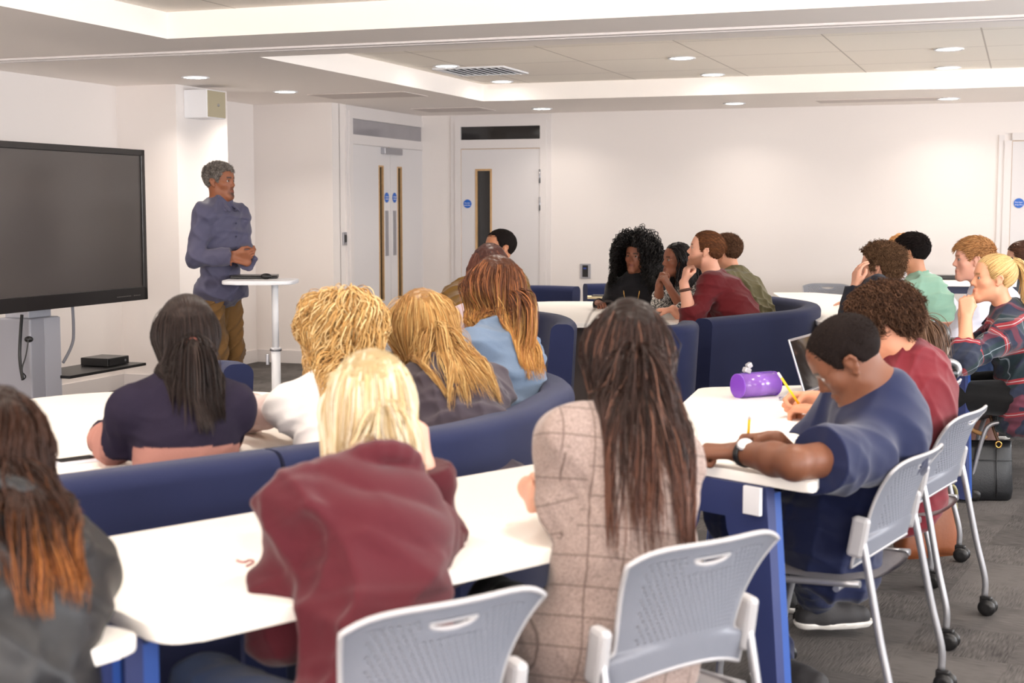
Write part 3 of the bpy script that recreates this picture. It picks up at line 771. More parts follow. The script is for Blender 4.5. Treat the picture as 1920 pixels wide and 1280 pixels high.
# carpet tiles
def floor_mat():
    m, nt, b = newmat('carpet_tiles'); N = nt.nodes.new; L = nt.links.new
    tc = N('ShaderNodeTexCoord'); mp = N('ShaderNodeMapping'); mp.inputs['Rotation'].default_value = (0, 0, A_ROOM+math.radians(8)); L(tc.outputs['Object'], mp.inputs['Vector'])
    ck = N('ShaderNodeTexChecker'); ck.inputs['Scale'].default_value = 3.0; L(mp.outputs['Vector'], ck.inputs['Vector'])
    outs = []
    for sc in ((14, 230, 1), (230, 14, 1)):
        m2 = N('ShaderNodeMapping'); m2.inputs['Scale'].default_value = sc; L(mp.outputs['Vector'], m2.inputs['Vector'])
        n = N('ShaderNodeTexNoise'); n.inputs['Scale'].default_value = 1; n.inputs['Detail'].default_value = 2; L(m2.outputs['Vector'], n.inputs['Vector']); outs.append(n.outputs['Fac'])
    mx = N('ShaderNodeMix'); mx.data_type = 'FLOAT'; L(ck.outputs['Fac'], mx.inputs['Factor']); L(outs[0], mx.inputs['A']); L(outs[1], mx.inputs['B'])
    n3 = N('ShaderNodeTexNoise'); n3.inputs['Scale'].default_value = 5; L(mp.outputs['Vector'], n3.inputs['Vector'])
    ad = N('ShaderNodeMath'); ad.operation = 'MULTIPLY_ADD'; L(n3.outputs['Fac'], ad.inputs[0]); ad.inputs[1].default_value = .5; L(mx.outputs['Result'], ad.inputs[2])
    vo = N('ShaderNodeTexWhiteNoise'); vo.noise_dimensions = '2D'; sn = N('ShaderNodeVectorMath'); sn.operation = 'FLOOR'
    m4 = N('ShaderNodeMapping'); m4.inputs['Scale'].default_value = (3, 3, 1); L(mp.outputs['Vector'], m4.inputs['Vector']); L(m4.outputs['Vector'], sn.inputs[0]); L(sn.outputs['Vector'], vo.inputs['Vector'])
    ad2 = N('ShaderNodeMath'); ad2.operation = 'MULTIPLY_ADD'; L(vo.outputs['Value'], ad2.inputs[0]); ad2.inputs[1].default_value = .22; L(ad.outputs['Value'], ad2.inputs[2])
    rp = N('ShaderNodeValToRGB'); rp.color_ramp.elements[0].position = .42; rp.color_ramp.elements[0].color = srgb(34, 32, 32); rp.color_ramp.elements[1].position = 1.05; rp.color_ramp.elements[1].color = srgb(92, 88, 86)
    L(ad2.outputs['Value'], rp.inputs['Fac']); L(rp.outputs['Color'], b.inputs['Base Color']); b.inputs['Roughness'].default_value = .95; b.inputs['Specular IOR Level'].default_value = .1
    bp = N('ShaderNodeBump'); bp.inputs['Strength'].default_value = .5; bp.inputs['Distance'].default_value = .004; L(mx.outputs['Result'], bp.inputs['Height']); L(bp.outputs['Normal'], b.inputs['Normal'])
    return m
UL, UR, VB, VF = -6.85, 4.2, 13.9, -3.2
b = B(); rbox(b, UL-1.2, UR+.2, VF-.2, VB+.2, -.1, 0); struct('floor', b, floor_mat())
# left wall, pier, recess, double-door wall
b = B(); rbox(b, UL-.15, UL, VF, 9.72, 0, HC+.3); rbox(b, UL-.15, -6.30, 9.72, 10.48, 0, HC+.3); rbox(b, UL-.15, UL, 10.48, 11.86, 0, HC+.3); rbox(b, UL-.15, -6.03, 11.86, 12.02, 0, HC+.3)
rbox(b, -6.17, -6.03, 12.0, VB, 0, HC+.3); struct('wall_left', b, M_WALL)
b = B(); rbox(b, -6.17, UR+.2, VB, VB+.15, 0, HC+.3); struct('wall_back', b, M_WALL)
# right wall and the wall behind the camera, both with window openings
b = B(); rbox(b, UR, UR+.15, VF, VB, 0, .8); rbox(b, UR, UR+.15, VF, VB, 2.25, HC+.3)
wv = [(-2.4, -.4), (.6, 2.6), (3.6, 5.6), (6.6, 8.6), (9.6, 11.6)]
edges = [VF]+[e for w in wv for e in w]+[VB]
for i in range(0, len(edges), 2): rbox(b, UR, UR+.15, edges[i], edges[i+1], .8, 2.25)
struct('wall_right', b, M_WALL)
b = B(); rbox(b, UL, UR, VF-.15, VF, 0, .8); rbox(b, UL, UR, VF-.15, VF, 2.25, HC+.3)
wu = [(-5.8, -3.8), (-2.8, -.8), (.2, 2.2)]; edges = [UL]+[e for w in wu for e in w]+[UR]
for i in range(0, len(edges), 2): rbox(b, edges[i], edges[i+1], VF-.15, VF, .8, 2.25)
struct('wall_front', b, M_WALL)
wi = 1
for a, c in wv:
    b = B()
    for z in (.8, 2.19): rbox(b, UR+.03, UR+.09, a, c, z, z+.06)
    for x in (a, (a+c)/2-.03, c-.06): rbox(b, UR+.03, UR+.09, x, x+.06, .86, 2.19)
    struct('window_%d' % wi, b, M_TRIM); wi += 1
for a, c in wu:
    b = B()
    for z in (.8, 2.19): rbox(b, a, c, VF-.09, VF-.03, z, z+.06)
    for x in (a, (a+c)/2-.03, c-.06): rbox(b, x, x+.06, VF-.09, VF-.03, .86, 2.19)
    struct('window_%d' % wi, b, M_TRIM); wi += 1
# ceiling: lowered margin with two raised trays
T1 = (-4.67, UR-1.0, 1.0, 7.13); T2 = (-4.68, UR-1.0, 8.18, 12.2)
b = B(); rbox(b, UL-.15, T1[0], VF, VB+.1, HC, HC+.15); rbox(b, T1[1], UR+.1, VF, VB+.1, HC, HC+.15)
rbox(b, T1[0], T1[1], VF, T1[2], HC, HC+.15); rbox(b, T1[0], T1[1], T1[3], T2[2], HC, HC+.15); rbox(b, T1[0], T1[1], T2[3], VB+.1, HC, HC+.15)
struct('ceiling', b, M_CEIL)
def tray_mat():
    m, nt, bs = newmat('tray_tiles'); N = nt.nodes.new; L = nt.links.new
    tc = N('ShaderNodeTexCoord'); mp = N('ShaderNodeMapping'); mp.inputs['Rotation'].default_value = (0, 0, A_ROOM); mp.inputs['Location'].default_value = (.3, .25, 0); L(tc.outputs['Object'], mp.inputs['Vector'])
    br = N('ShaderNodeTexBrick'); br.offset = 0; br.inputs['Scale'].default_value = 1; br.inputs['Mortar Size'].default_value = .006; br.inputs['Brick Width'].default_value = .98; br.inputs['Row Height'].default_value = .98
    br.inputs['Color1'].default_value = srgb(250, 243, 232); br.inputs['Color2'].default_value = srgb(248, 240, 229); br.inputs['Mortar'].default_value = srgb(196, 186, 176)
    L(mp.outputs['Vector'], br.inputs['Vector']); L(br.outputs['Color'], bs.inputs['Base Color']); bs.inputs['Roughness'].default_value = .8
    return m
b = B(); rbox(b, UL-.15, UR+.2, VF, VB+.15, HT, HT+.1); struct('ceiling', b, tray_mat())
# folding-partition track across the beam
b = B(); rbox(b, UL, UR, 7.70, 7.745, HC-.012, HC+.001); rbox(b, UL, UR, 7.80, 7.845, HC-.012, HC+.001); struct('trim_1', b, M_TRIM)
b = B(); rbox(b, UL, UR, 7.745, 7.80, HC-.004, HC+.001); struct('trim_2', b, plain('track_grey', srgb(205, 192, 184), .4, var=.05))
b = B(); p = uvof(PZ(380, 95, HC)); rbox(b, p[0]-.35, p[0]+.22, 7.758, 7.788, HC-.008, HC-.001); struct('trim_3', b, M_TRIM)
# baseboards
b = B(); rbox(b, UL, UL+.018, VF, 9.72, 0, .12); rbox(b, UL, -6.28, 9.702, 9.72, 0, .12); rbox(b, -6.30, -6.282, 9.70, 10.50, 0, .12); rbox(b, UL, UL+.018, 10.48, 11.86, 0, .12); rbox(b, UL, -6.03, 11.842, 11.86, 0, .12)
struct('baseboard_left', b, M_TRIM)
b = B(); rbox(b, -3.55, -.5, VB-.018, VB, 0, .12); struct('baseboard_back', b, M_TRIM)

# ------------------------------------------------------------------ doors
def sign_disc(parent, c, axis, r=.05):
    """blue round fire-door sign; axis 'u' or 'v' wall"""
    M = (Matrix.Rotation(RZ, 3, 'Z') @ (Matrix.Rotation(math.radians(90), 3, 'Z') if axis == 'u' else Matrix.Identity(3)) @ Matrix.Rotation(math.radians(90), 3, 'X'))
    b = B(); b.lathe([(r, -.001), (r, .002), (r*.98, .003)], c, 32, M); o = b.build('door_sign', M_BLUE, parent)
    for i, t in enumerate(('Fire door', 'keep shut')):
        me = text_mesh(t, r*.38, .0004); ob = link('lettering', me, plain('sign_white', (.9, .9, .9, 1), .5), o)
        mm = M.to_4x4(); mm.translation = Vector(c)+M@Vector((0, (.008-.022*i), .0045)); ob.matrix_local = mm
    return o
# door_1: double door in the left return wall (plane u = -6.03, facing +u)
UD = -6.03; f = UD+.0
v0, _ = PU(652, 391, UD); v1, _ = PU(797, 391, UD); _, zt = PU(652, 207, UD)
b = B()
def dbox(b, va, vb, za, zb, t=.03, d0=0, bev=0): return rbox(b, UD+d0, UD+d0+t, va, vb, za, zb, bev)
ZT = min(zt, HC-.05); fw = .07
dbox(b, v0, v0+fw, 0, ZT); dbox(b, v1-fw, v1, 0, ZT); dbox(b, v0+fw, v1-fw, ZT-fw, ZT); zl = 2.06; dbox(b, v0+fw, v1-fw, zl, zl+.09, .026); dbox(b, v0-.05, v0, 0, ZT+.05, .018); dbox(b, v1, v1+.05, 0, ZT+.05, .018); dbox(b, v0, v1, ZT, ZT+.05, .018)
dr1 = struct('door_1', b, M_TRIM)
b = B(); dbox(b, v0+fw, v1-fw, zl+.09, ZT-fw, .008); b.build('transom_pane', M_GLASSL, dr1)
vm = (v0+v1)/2; 
for k, (a, c) in enumerate(((v0+fw+.003, vm-.003), (vm+.003, v1-fw-.003))):
    # stile slot near the meeting edge
    sw = .085; s0 = (c-.26) if k == 0 else (a+.175); z0, z1 = .55, 1.86
    b = B(); 
    dbox(b, a, s0, .01, zl-.004, .02); dbox(b, s0+sw, c, .01, zl-.004, .02); dbox(b, s0, s0+sw, .01, z0, .02); dbox(b, s0, s0+sw, z1, zl-.004, .02)
    lf = b.build('door_leaf', M_DOOR, dr1)
    b = B(); t = .014
    dbox(b, s0-.012, s0+t-.012, z0-t, z1+t, .026); dbox(b, s0+sw-t+.012, s0+sw+.012, z0-t, z1+t, .026); dbox(b, s0, s0+sw, z1, z1+t, .026); dbox(b, s0, s0+sw, z0-t, z0, .026); b.build('glazing_bead', M_OAK, lf)
    b = B(); dbox(b, s0, s0+sw, z0, z1, .006); b.build('pane', M_GLASSD, lf)
    e = c-.09 if k == 0 else a+.09
    b = B(); dbox(b, e-.035, e+.035, .98, 1.43, .004, .02); b.build('push_plate', M_STEEL, lf)
    sign_disc(lf, RM(UD+.022, e, 1.56), 'u')
b = B(); dbox(b, vm-.003, vm+.003, .01, zl, .012); b.build('meeting_edge', M_OAK, dr1)
b = B(); dbox(b, vm-.22, vm+.20, zl-.075, zl-.01, .05, .02, .006); b.build('door_closer', M_STEEL, dr1)
# door_2: single door in the back wall
def back_door(name, px0, px1, tr=True, slot=True, clip=None):
    vv = VB; u0, _ = PV(px0, 391, vv); u1, _ = PV(px1, 391, vv) if px1 else (u0+1.12, 0)
    def bb(b, a, c, za, zb, t=.03, d0=0, bev=0): return rbox(b, a, c, vv-d0-t, vv-d0, za, zb, bev)
    fw = .065; zl = 2.07; zt = 2.36 if tr else 2.07
    b = B(); bb(b, u0, u0+fw, 0, zt); bb(b, u1-fw, u1, 0, zt)
    bb(b, u0+fw, u1-fw, zt-fw if tr else zt-.0, zt if tr else zt+fw); 
    if tr: bb(b, u0+fw, u1-fw, zl, zl+.09, .028)
    bb(b, u0-.05, u0, 0, zt+.05, .016); bb(b, u1, u1+.05, 0, zt+.05, .016); bb(b, u0, u1, zt+(0 if tr else fw), zt+.05+(0 if tr else .02), .016)
    dr = struct(name, b, M_TRIM)
    if tr: b = B(); bb(b, u0+fw, u1-fw, zl+.09, zt-fw, .008); b.build('transom_pane', M_GLASSD, dr)
    a, c = u0+fw+.004, u1-fw-.004; b = B(); sw = .16; s0 = a+.17; z0, z1 = .55, 1.84
    bb(b, a, s0, .01, zl-.008, .02); bb(b, s0+sw, c, .01, zl-.008, .02); bb(b, s0, s0+sw, .01, z0, .02); bb(b, s0, s0+sw, z1, zl-.008, .02); lf = b.build('door_leaf', M_DOOR, dr)
    b = B(); bb(b, a-.004, a, .01, zl-.004, .018); bb(b, c, c+.004, .01, zl-.004, .018); bb(b, a, c, zl-.008, zl-.003, .018); b.build('leaf_edge', M_OAK, lf)
    b = B(); t = .02
    bb(b, s0-.012, s0+t-.012, z0-t, z1+t, .026); bb(b, s0+sw-t+.012, s0+sw+.012, z0-t, z1+t, .026); bb(b, s0, s0+sw, z1, z1+t, .026); bb(b, s0, s0+sw, z0-t, z0, .026); b.build('glazing_bead', M_OAK, lf)
    b = B(); bb(b, s0, s0+sw, z0, z1, .006); b.build('pane', M_GLASSD, lf)
    sign_disc(lf, RM(a+.07, vv-.024, 1.5), 'v', .045)
    for z in (1.78, 1.5, .3): b = B(); b.tube([RM(c+.004, vv-.033, z-.07), RM(c+.004, vv-.033, z+.07)], .009); b.build('hinge', M_STEEL, lf)
    return dr
back_door('door_2', 855, 1025); back_door('door_3', 1880, None, tr=False)
# ------------------------------------------------------------------ fittings
v, z = PU(645, 447, UD); b = B(); dbox(b, v-.04, v+.04, z-.06, z+.06, .014, .0, .003); r = b.build('card_reader', M_STEEL); tag(r, 'small steel card reader on the white wall left of the double doors', 'card reader')
b = B(); dbox(b, v-.012, v+.026, z-.035, z+.035, .004, .013); b.build('reader_face', M_BLACKP, r)
u, z = PV(1098, 508, VB); b = B(); rbox(b, u-.055, u+.055, VB-.012, VB, z-.075, z+.075, .003); r = b.build('control_panel', M_STEEL); tag(r, 'small metal framed control panel low on the back wall left of the curly haired woman', 'control panel')
b = B(); rbox(b, u-.03, u+.03, VB-.017, VB-.011, z-.06, z+.06, .001); b.build('touch_face', M_BLACKP, r)
b = B(); rbox(b, u-.018, u+.012, VB-.019, VB-.0165, z+.02, z+.035); b.build('display', plain('blue_display', srgb(50, 70, 150), .3), r)
# wall speaker on the pier
va, _ = PU(372, 200, -6.30); v2, zc = PU(424, 199, -6.08)
bx = B(); rbox(bx, -6.30, -6.09, v2-.27, v2, zc-.105, zc+.115, .004); sp = bx.build('wall_speaker', M_WHITEP); tag(sp, 'square white wall speaker with a beige grille high on the pier', 'speaker')
bx = B(); rbox(bx, -6.092, -6.080, v2-.262, v2-.008, zc-.098, zc+.108, .002); bx.build('grille', plain('beige_grille', srgb(176, 166, 140), .8, bump=.5, bscale=500), sp)
bx = B(); bx.sphere(RM(-6.079, v2-.12, zc), .012, 12); bx.build('badge', M_STEEL, sp)
# ceiling fittings
M_LED = emit('led_disc', (1, .96, .9, 1), 14)
def downlight(px, py, zc, n):
    p = PZ(px, py, zc); r = empty('downlight', (p[0], p[1], zc)); tag(r, 'round recessed ceiling downlight, '+n, 'downlight', 'ceiling downlights')
    b = B(); b.lathe([(.10, -.001), (.105, -.008), (.098, -.011), (.082, -.006), (.08, -.001)], n=32); b.build('trim_ring', M_WHITEP, r)
    b = B(); b.lathe([(.08, -.006), (.08, -.002)], n=32); b.build('diffuser', M_LED, r)
    return p
DL = []
for px, py, zz, n in ((837, 123, HT, 'nearer of two left of the vent'), (941, 152, HT, 'just right of the air vent'), (1278, 108, HT, 'nearer of the middle pair in the raised tray'), (1336, 139, HT, 'farther of the middle pair in the raised tray'),
                      (1779, 91, HT, 'nearest of the column at the far right'), (1777, 126, HT, 'middle of the column at the far right'), (366, 144, HC, 'above the wall speaker'), (535, 171, HC, 'in front of the recess right of the pier'),
                      (1016, 203, HC, 'above the single door beside the double doors'), (1377, 193, HC, 'on the low margin over the middle of the back wall'), (1778, 184, HC, 'on the low margin over the back wall at the far right')):
    DL.append((downlight(px, py, zz-.0, n), zz))
p = PZ(902, 132, HT); u, v = uvof(p); r = empty('air_vent', RM(u, v, HT)); r.rotation_euler = (0, 0, RZ); tag(r, 'square slatted air vent in the raised ceiling tray', 'air vent')
b = B()
for s in (-1, 1): b.box((s*.29, 0, -.006), (.03, .6, .012)); b.box((0, s*.29, -.006), (.6, .03, .012))
b.build('frame', M_WHITEP, r)
for i in range(9): b = B(); b.box((-.24+i*.06, 0, -.008), (.03, .56, .004), R=Matrix.Rotation(.5, 3, 'Y')); b.build('slat', M_WHITEP, r)
b = B(); b.box((0, 0, -.0015), (.57, .57, .002)); b.build('duct', M_BLACKP, r)
for px, py, w, l, n in ((690, 178, .9, .5, 'above the double doors'), (850, 205, .7, .5, 'between the two door ways'), (1650, 187, 1.1, .35, 'over the right part of the back wall')):
    u, v = uvof(PZ(px, py, HC)); b = B(); rbox(b, u-w/2, u+w/2, v-l/2, v+l/2, HC-.006, HC-.0005, .001)
    tag(b.build('access_panel', plain('hatch', srgb(214, 204, 198), .7, var=.02)), 'flat access panel flush in the low ceiling '+n, 'access panel', 'ceiling access panels')

# ------------------------------------------------------------------ presentation screen
q0 = PD(270, 281, 9.8); us, vs_ = uvof(q0); zt = q0[2]; _, zb = PU(275, 561, us)
W_S = 1.85; r = empty('presentation_screen', RM(us-.05, vs_-W_S/2, 0)); r.rotation_euler = (0, 0, RZ)
tag(r, 'large dark flat presentation screen with a black frame on a grey floor stand', 'screen')
M_FR = plain('screen_frame', srgb(34, 31, 31), .3, spec=.5, bump=.02)
def sb(u0, u1, v0, v1, z0, z1, nm, m, par=r, bev=0):
    b = B(); b.box(((u0+u1)/2, (v0+v1)/2, (z0+z1)/2), (u1-u0, v1-v0, z1-z0), bev=bev); return b.build(nm, m, par)
hw = W_S/2; fr = .042
sb(-.05, .03, -hw, hw, zb, zt, 'housing', M_FR, bev=.008)
o = B()
o.box((.04, 0, zt-fr/2), (.03, W_S, fr), bev=.004); o.box((.04, 0, zb+.045), (.03, W_S, .09), bev=.004); o.box((.04, hw-fr/2, (zt+zb)/2), (.03, fr, zt-zb), bev=.004); o.box((.04, -hw+fr/2, (zt+zb)/2), (.03, fr, zt-zb), bev=.004); o.build('bezel', M_FR, r)
mS, ntS, bS = newmat('screen_glass'); bS.inputs['Base Color'].default_value = srgb(84, 78, 75); bS.inputs['Roughness'].default_value = .25; bS.inputs['Specular IOR Level'].default_value = .5
sb(.03, .042, -hw+fr, hw-fr, zb+.09, zt-fr, 'display', mS)
for i in range(9): b = B(); b.box((.056, hw-.35+i*.018, zb+.035), (.003, .008, .006)); b.build('button', plain('button_grey', srgb(120, 115, 112), .5), r)
for i in range(4): b = B(); b.box((.056, hw-.16+i*.02, zb+.035), (.003, .010, .006)); b.build('button', MATS['button_grey'], r)
M_GREY = plain('grey_powdercoat', srgb(150, 150, 158), .45, bump=.03); M_GREYL = plain('grey_powdercoat_light', srgb(172, 172, 180), .4, bump=.03)
vc = PU(88, 640, us-.12)[0]-(vs_-W_S/2)
sb(-.32, -.06, vc-.17, vc+.12, .05, zb-.06, 'stand_column', M_GREY, bev=.01); sb(-.28, -.10, vc-.13, vc+.09, zb-.06, zb+.3, 'inner_column', M_GREYL, bev=.006)
sb(-.059, -.054, vc-.04, vc+.115, .05, zb-.065, 'front_cover', M_GREYL)
sb(-.45, .35, vc-.45, vc+.45, .0, .05, 'base', M_GREY, bev=.01)
sb(-.12, -.051, -.3, .3, zb+.2, zb+.6, 'mount_plate', M_BLACKP)
vsh0 = PU(121, 690, us-.18)[0]-(vs_-W_S/2); vsh1 = PU(240, 687, us-.18)[0]-(vs_-W_S/2); zsh = PU(180, 695, us-.1)[1]
o = B(); o.box((-.16, (vc+.1+vsh1)/2, zsh), (.36, vsh1-vc-.1, .02), bev=.003); o.build('shelf', M_BLACKP, r)
pc = empty('mini_computer', RM(us-.21, vs_-W_S/2+vsh1-.22, zsh+.01)); pc.rotation_euler = (0, 0, RZ); tag(pc, 'small black box computer on the black shelf beside the screen stand', 'computer')
o = B(); o.box((0, 0, .03), (.22, .24, .055), bev=.004); o.build('case', plain('case_black', srgb(28, 27, 28), .35, bump=.1, bscale=300), pc)
o = B(); o.box((.112, 0, .03), (.004, .22, .04)); 
o.build('front_panel', M_BLACKP, pc)
o = B(); o.lathe([(.009, 0), (.009, .003)], (.114, .07, .03), 12, Matrix.Rotation(math.radians(90), 3, 'Y')); o.build('power_button', M_STEEL, pc)
# cables of the screen
def cable(name, pts, rad, mat, label):
    cu = bpy.data.curves.new(name, 'CURVE'); cu.dimensions = '3D'; sp_ = cu.splines.new('NURBS'); sp_.points.add(len(pts)-1); sp_.use_endpoint_u = True; sp_.order_u = 3
    for q, p in zip(sp_.points, pts): q.co = (*[float(c) for c in p], 1)
    cu.bevel_depth = rad; cu.bevel_resolution = 3; cu.resolution_u = 8
    o = bpy.data.objects.new(name, cu); COL.objects.link(o); dg = bpy.context.evaluated_depsgraph_get(); me = bpy.data.meshes.new_from_object(o.evaluated_get(dg)); bpy.data.objects.remove(o)
    o = link(name, me, mat); return tag(o, label, 'cable')
def pud(px, py, u): v, z = PU(px, py, u); return RM(u, v, z)
cable('cable', [pud(41, 590, us-.12), pud(38, 630, us-.14), pud(36, 680, us-.14), pud(43, 712, us-.1)], .010, M_BLACKP, 'thick black cable hanging from the screen beside the grey stand')
cable('cable', [pud(136, 575, us-.2), pud(139, 620, us-.2), pud(136, 650, us-.22), pud(118, 680, us-.25)], .010, plain('cable_grey', srgb(150, 150, 158), .5), 'grey cable loop hanging from the screen to the stand shelf')
cable('cable', [pud(53, 637, us+.0), pud(50, 665, us+.0), pud(40, 690, us-.02), pud(44, 712, us), pud(50, 705, us), pud(44, 700, us)], .004, M_BLACKP, 'thin black wire with a small loop on the left of the screen stand')
bb_ = B(); bb_.sphere(pud(54, 636, us-.01), .028, 12, (1, .8, .7)); tag(bb_.build('cable_clip', M_BLACKP), 'small black plug block on the side of the grey screen stand', 'plug')
# ------------------------------------------------------------------ lectern
p = PZ(489, 524, 1.0); pole = PZ(515, 524, 1.0)
lt = empty('lectern_table', (pole[0], pole[1], 0)); tag(lt, 'tall white pedestal table with a single pole in front of the lecturer', 'table')
ox = p[0]-pole[0]
b = B(); poly = round_poly([(ox-.225, -.2), (ox+.225, -.2), (ox+.225, .2), (ox-.225, .2)], .1); b.prism(poly, .975, 1.0, .006); b.build('tabletop', M_WHITEP, lt, smooth=40)
b = B(); b.tube([(0, 0, .55), (0, 0, .975)], .022, 20); b.build('upper_pole', M_WHITEP, lt)
b = B(); b.tube([(0, 0, .03), (0, 0, .565)], .030, 20); b.build('lower_pole', M_WHITEP, lt)
b = B(); b.tube([(0, 0, .545), (0, 0, .56)], .038, 20); b.box((-.05, -.02, .49), (.02, .02, .07), bev=.004); b.build('height_clamp', M_STEEL, lt)
b = B(); b.box((0, 0, .02), (.6, .08, .03), bev=.01); b.box((0, 0, .02), (.08, .5, .03), bev=.01); b.build('base', M_WHITEP, lt)
lp = empty('laptop', tuple(PZ(478, 521, 1.0))); lp.rotation_euler = (0, 0, .12); tag(lp, 'closed dark laptop on the white lectern table', 'laptop')
b = B(); b.box((0, 0, .008), (.30, .21, .015), bev=.004); b.build('base', M_BLACKP, lp)
b = B(); b.box((0, .0, .018), (.30, .21, .005), bev=.002, R=Matrix.Rotation(-.0, 3, 'X')); b.build('lid', plain('lid_dark', srgb(60, 56, 56), .35, metal=.4), lp)
b = B(); c = PZ(499, 523, 1.0); b.sphere((0, 0, .018), .032, 16, (1.15, .75, .6)); o = b.build('computer_mouse', M_BLACKP, None, c); tag(o, 'black computer mouse lying on the right of the lectern laptop', 'computer mouse')

# ------------------------------------------------------------------ furniture builders
def fabric_mat(name, col, bump=.5):
    return plain(name, col, .9, bump=bump, bscale=450, spec=.15, var=.10, vscale=6, sheen=.1)
M_NAVY = fabric_mat('navy_wool', srgb(36, 42, 74)); M_NAVY2 = fabric_mat('navy_wool_seat', srgb(42, 48, 82))
def catmull(pts, n=10, closed=False):
    P_ = [np.array(p, float) for p in pts]; out = []
    Q = [2*P_[0]-P_[1]]+P_+[2*P_[-1]-P_[-2]]
    for i in range(1, len(Q)-2):
        a, b, c, d = Q[i-1:i+3]
        for k in range(n):
            t = k/n; out.append(.5*((2*b)+(-a+c)*t+(2*a-5*b+4*c-d)*t*t+(-a+3*b-3*c+d)*t**3))
    out.append(P_[-1]); return out
def sweep(b, path, prof):
    """prof: list of (offset to the inside, z) closed loop; path 2D points, inside = left of travel"""
    n = len(path); rings = []
    for i, p in enumerate(path):
        t = nrm(path[min(i+1, n-1)]-path[max(i-1, 0)]); nn = np.array([-t[1], t[0]])
        rings.append([b.bm.verts.new((p[0]+nn[0]*o, p[1]+nn[1]*o, z)) for o, z in prof])
    m = len(prof)
    for a, c in zip(rings, rings[1:]):
        for k in range(m): fc = b.bm.faces.new((a[k], a[(k+1) % m], c[(k+1) % m], c[k])); fc.smooth = True
    b.bm.faces.new(rings[0]); b.bm.faces.new(list(reversed(rings[-1])))
def bench(label, pts, h=.82, seat=.46, thick=.13, side=1, group=None, rake=.04, seats=True, n=10, bottom=.06):
    if side < 0: pts = pts[::-1]
    base = np.array(pts[0], float); path = [p-base for p in catmull([np.array(p[:2], float) for p in pts], n)]
    r = empty('booth_bench', (base[0], base[1], 0)); tag(r, label, 'bench', group)
    b = B(); rr = .045
    bottom = bottom if seats else 0
    prof = [(rake, bottom), (0, h-rr)]+[(rr*(1-math.cos(a)), h-rr+rr*math.sin(a)) for a in np.linspace(.3, 1.4, 4)]+[(rr+.01, h), (thick-rr, h)]+[(thick-rr+rr*math.sin(a), h-rr+rr*math.cos(a)) for a in np.linspace(.3, 1.4, 4)]+[(thick, h-rr), (thick+.03, .42), (thick+.03, bottom)]
    sweep(b, path, prof); b.build('backrest', M_NAVY, r, smooth=50)
    if seats:
        b = B(); s0, s1 = thick-.02, thick+seat
        prof = [(s0, .12), (s1-.02, .12), (s1, .16), (s1, .40), (s1-.03, .44), (s1-.10, .455), (s0, .45)]
        sweep(b, path, prof); b.build('seat', M_NAVY2, r, smooth=50)
        b = B(); sweep(b, path, [(.06, 0), (thick+seat-.06, 0), (thick+seat-.06, .12), (.06, .12)]); b.build('plinth', M_BLACKP, r)
    return r
def poly_table(label, poly, rads, z=.74, th=.028, group=None, base=None, cat='table', origin=None):
    o = np.mean(np.array(poly, float), 0); r = empty('table', (o[0], o[1], 0)); tag(r, label, cat, group)
    pp = round_poly([(p[0]-o[0], p[1]-o[1]) for p in poly], rads)
    b = B(); b.prism(pp, z-th, z, .004); b.build('tabletop', M_TABLE, r, smooth=40)
    return r, o
M_BLEG = plain('blue_steel', srgb(48, 80, 150), .4, bump=.03, bscale=60)
M_BLEGD = plain('indigo_panel', srgb(46, 56, 102), .5, bump=.03, bscale=60)
def leg_frame(r, o, pa, pb, zt=.71, splay=.07, inset=.10, out=(0, 0)):
    """blue end frame between two plan points: apron with rounded corners and two flaring blade legs"""
    a = np.array(pa, float)-o; b_ = np.array(pb, float)-o; d = nrm(b_-a); nn = np.array([-d[1], d[0]]); a = a+d*inset; b_ = b_-d*inset
    L = np.linalg.norm(b_-a); w = .035
    def P3(s, z, k, extra=0): q = a+d*s+nn*(k*w/2+extra); return (q[0], q[1], z)
    prof = [(0-splay, 0.02), (0, zt), (L, zt), (L+splay, .02), (L+splay-.065, .02), (L-.085, zt-.18)]+[(L-.085-.05*math.sin(t), zt-.18+.09*(1-math.cos(t))+.0) for t in np.linspace(.3, 1.5, 4)]+[(.085+.05*math.sin(t), zt-.18+.09*(1-math.cos(t))) for t in np.linspace(1.5, .3, 4)]+[(.085, zt-.18), (.065-splay, .02)]
    b = B(); A1 = [b.bm.verts.new(P3(s, z, -1)) for s, z in prof]; B1 = [b.bm.verts.new(P3(s, z, 1)) for s, z in prof]; n = len(prof)
    b.bm.faces.new(A1); b.bm.faces.new(list(reversed(B1)))
    for i in range(n): b.bm.faces.new((A1[i], A1[(i+1) % n], B1[(i+1) % n], B1[i]))
    f = b.build('leg_frame', M_BLEGD, r)
    for s, z in ((0, zt), (L, zt)):
        sg = -1 if s == 0 else 1
        b = B(); q = [P3(s-sg*.0, zt-.02, -1), P3(s-sg*.075, zt-.02, -1), P3(s+sg*(splay)-sg*.06, .02, -1), P3(s+sg*splay, .02, -1)]
        ext = [(x-nn[0]*.03, y-nn[1]*.03, zz) for x, y, zz in q]
        A1 = [b.bm.verts.new(x) for x in q]; B1 = [b.bm.verts.new(x) for x in ext]
        b.bm.faces.new(A1); b.bm.faces.new(list(reversed(B1)))
        for i in range(4): b.bm.faces.new((A1[i], A1[(i+1) % 4], B1[(i+1) % 4], B1[i]))
        b.build('leg', M_BLEG, r)
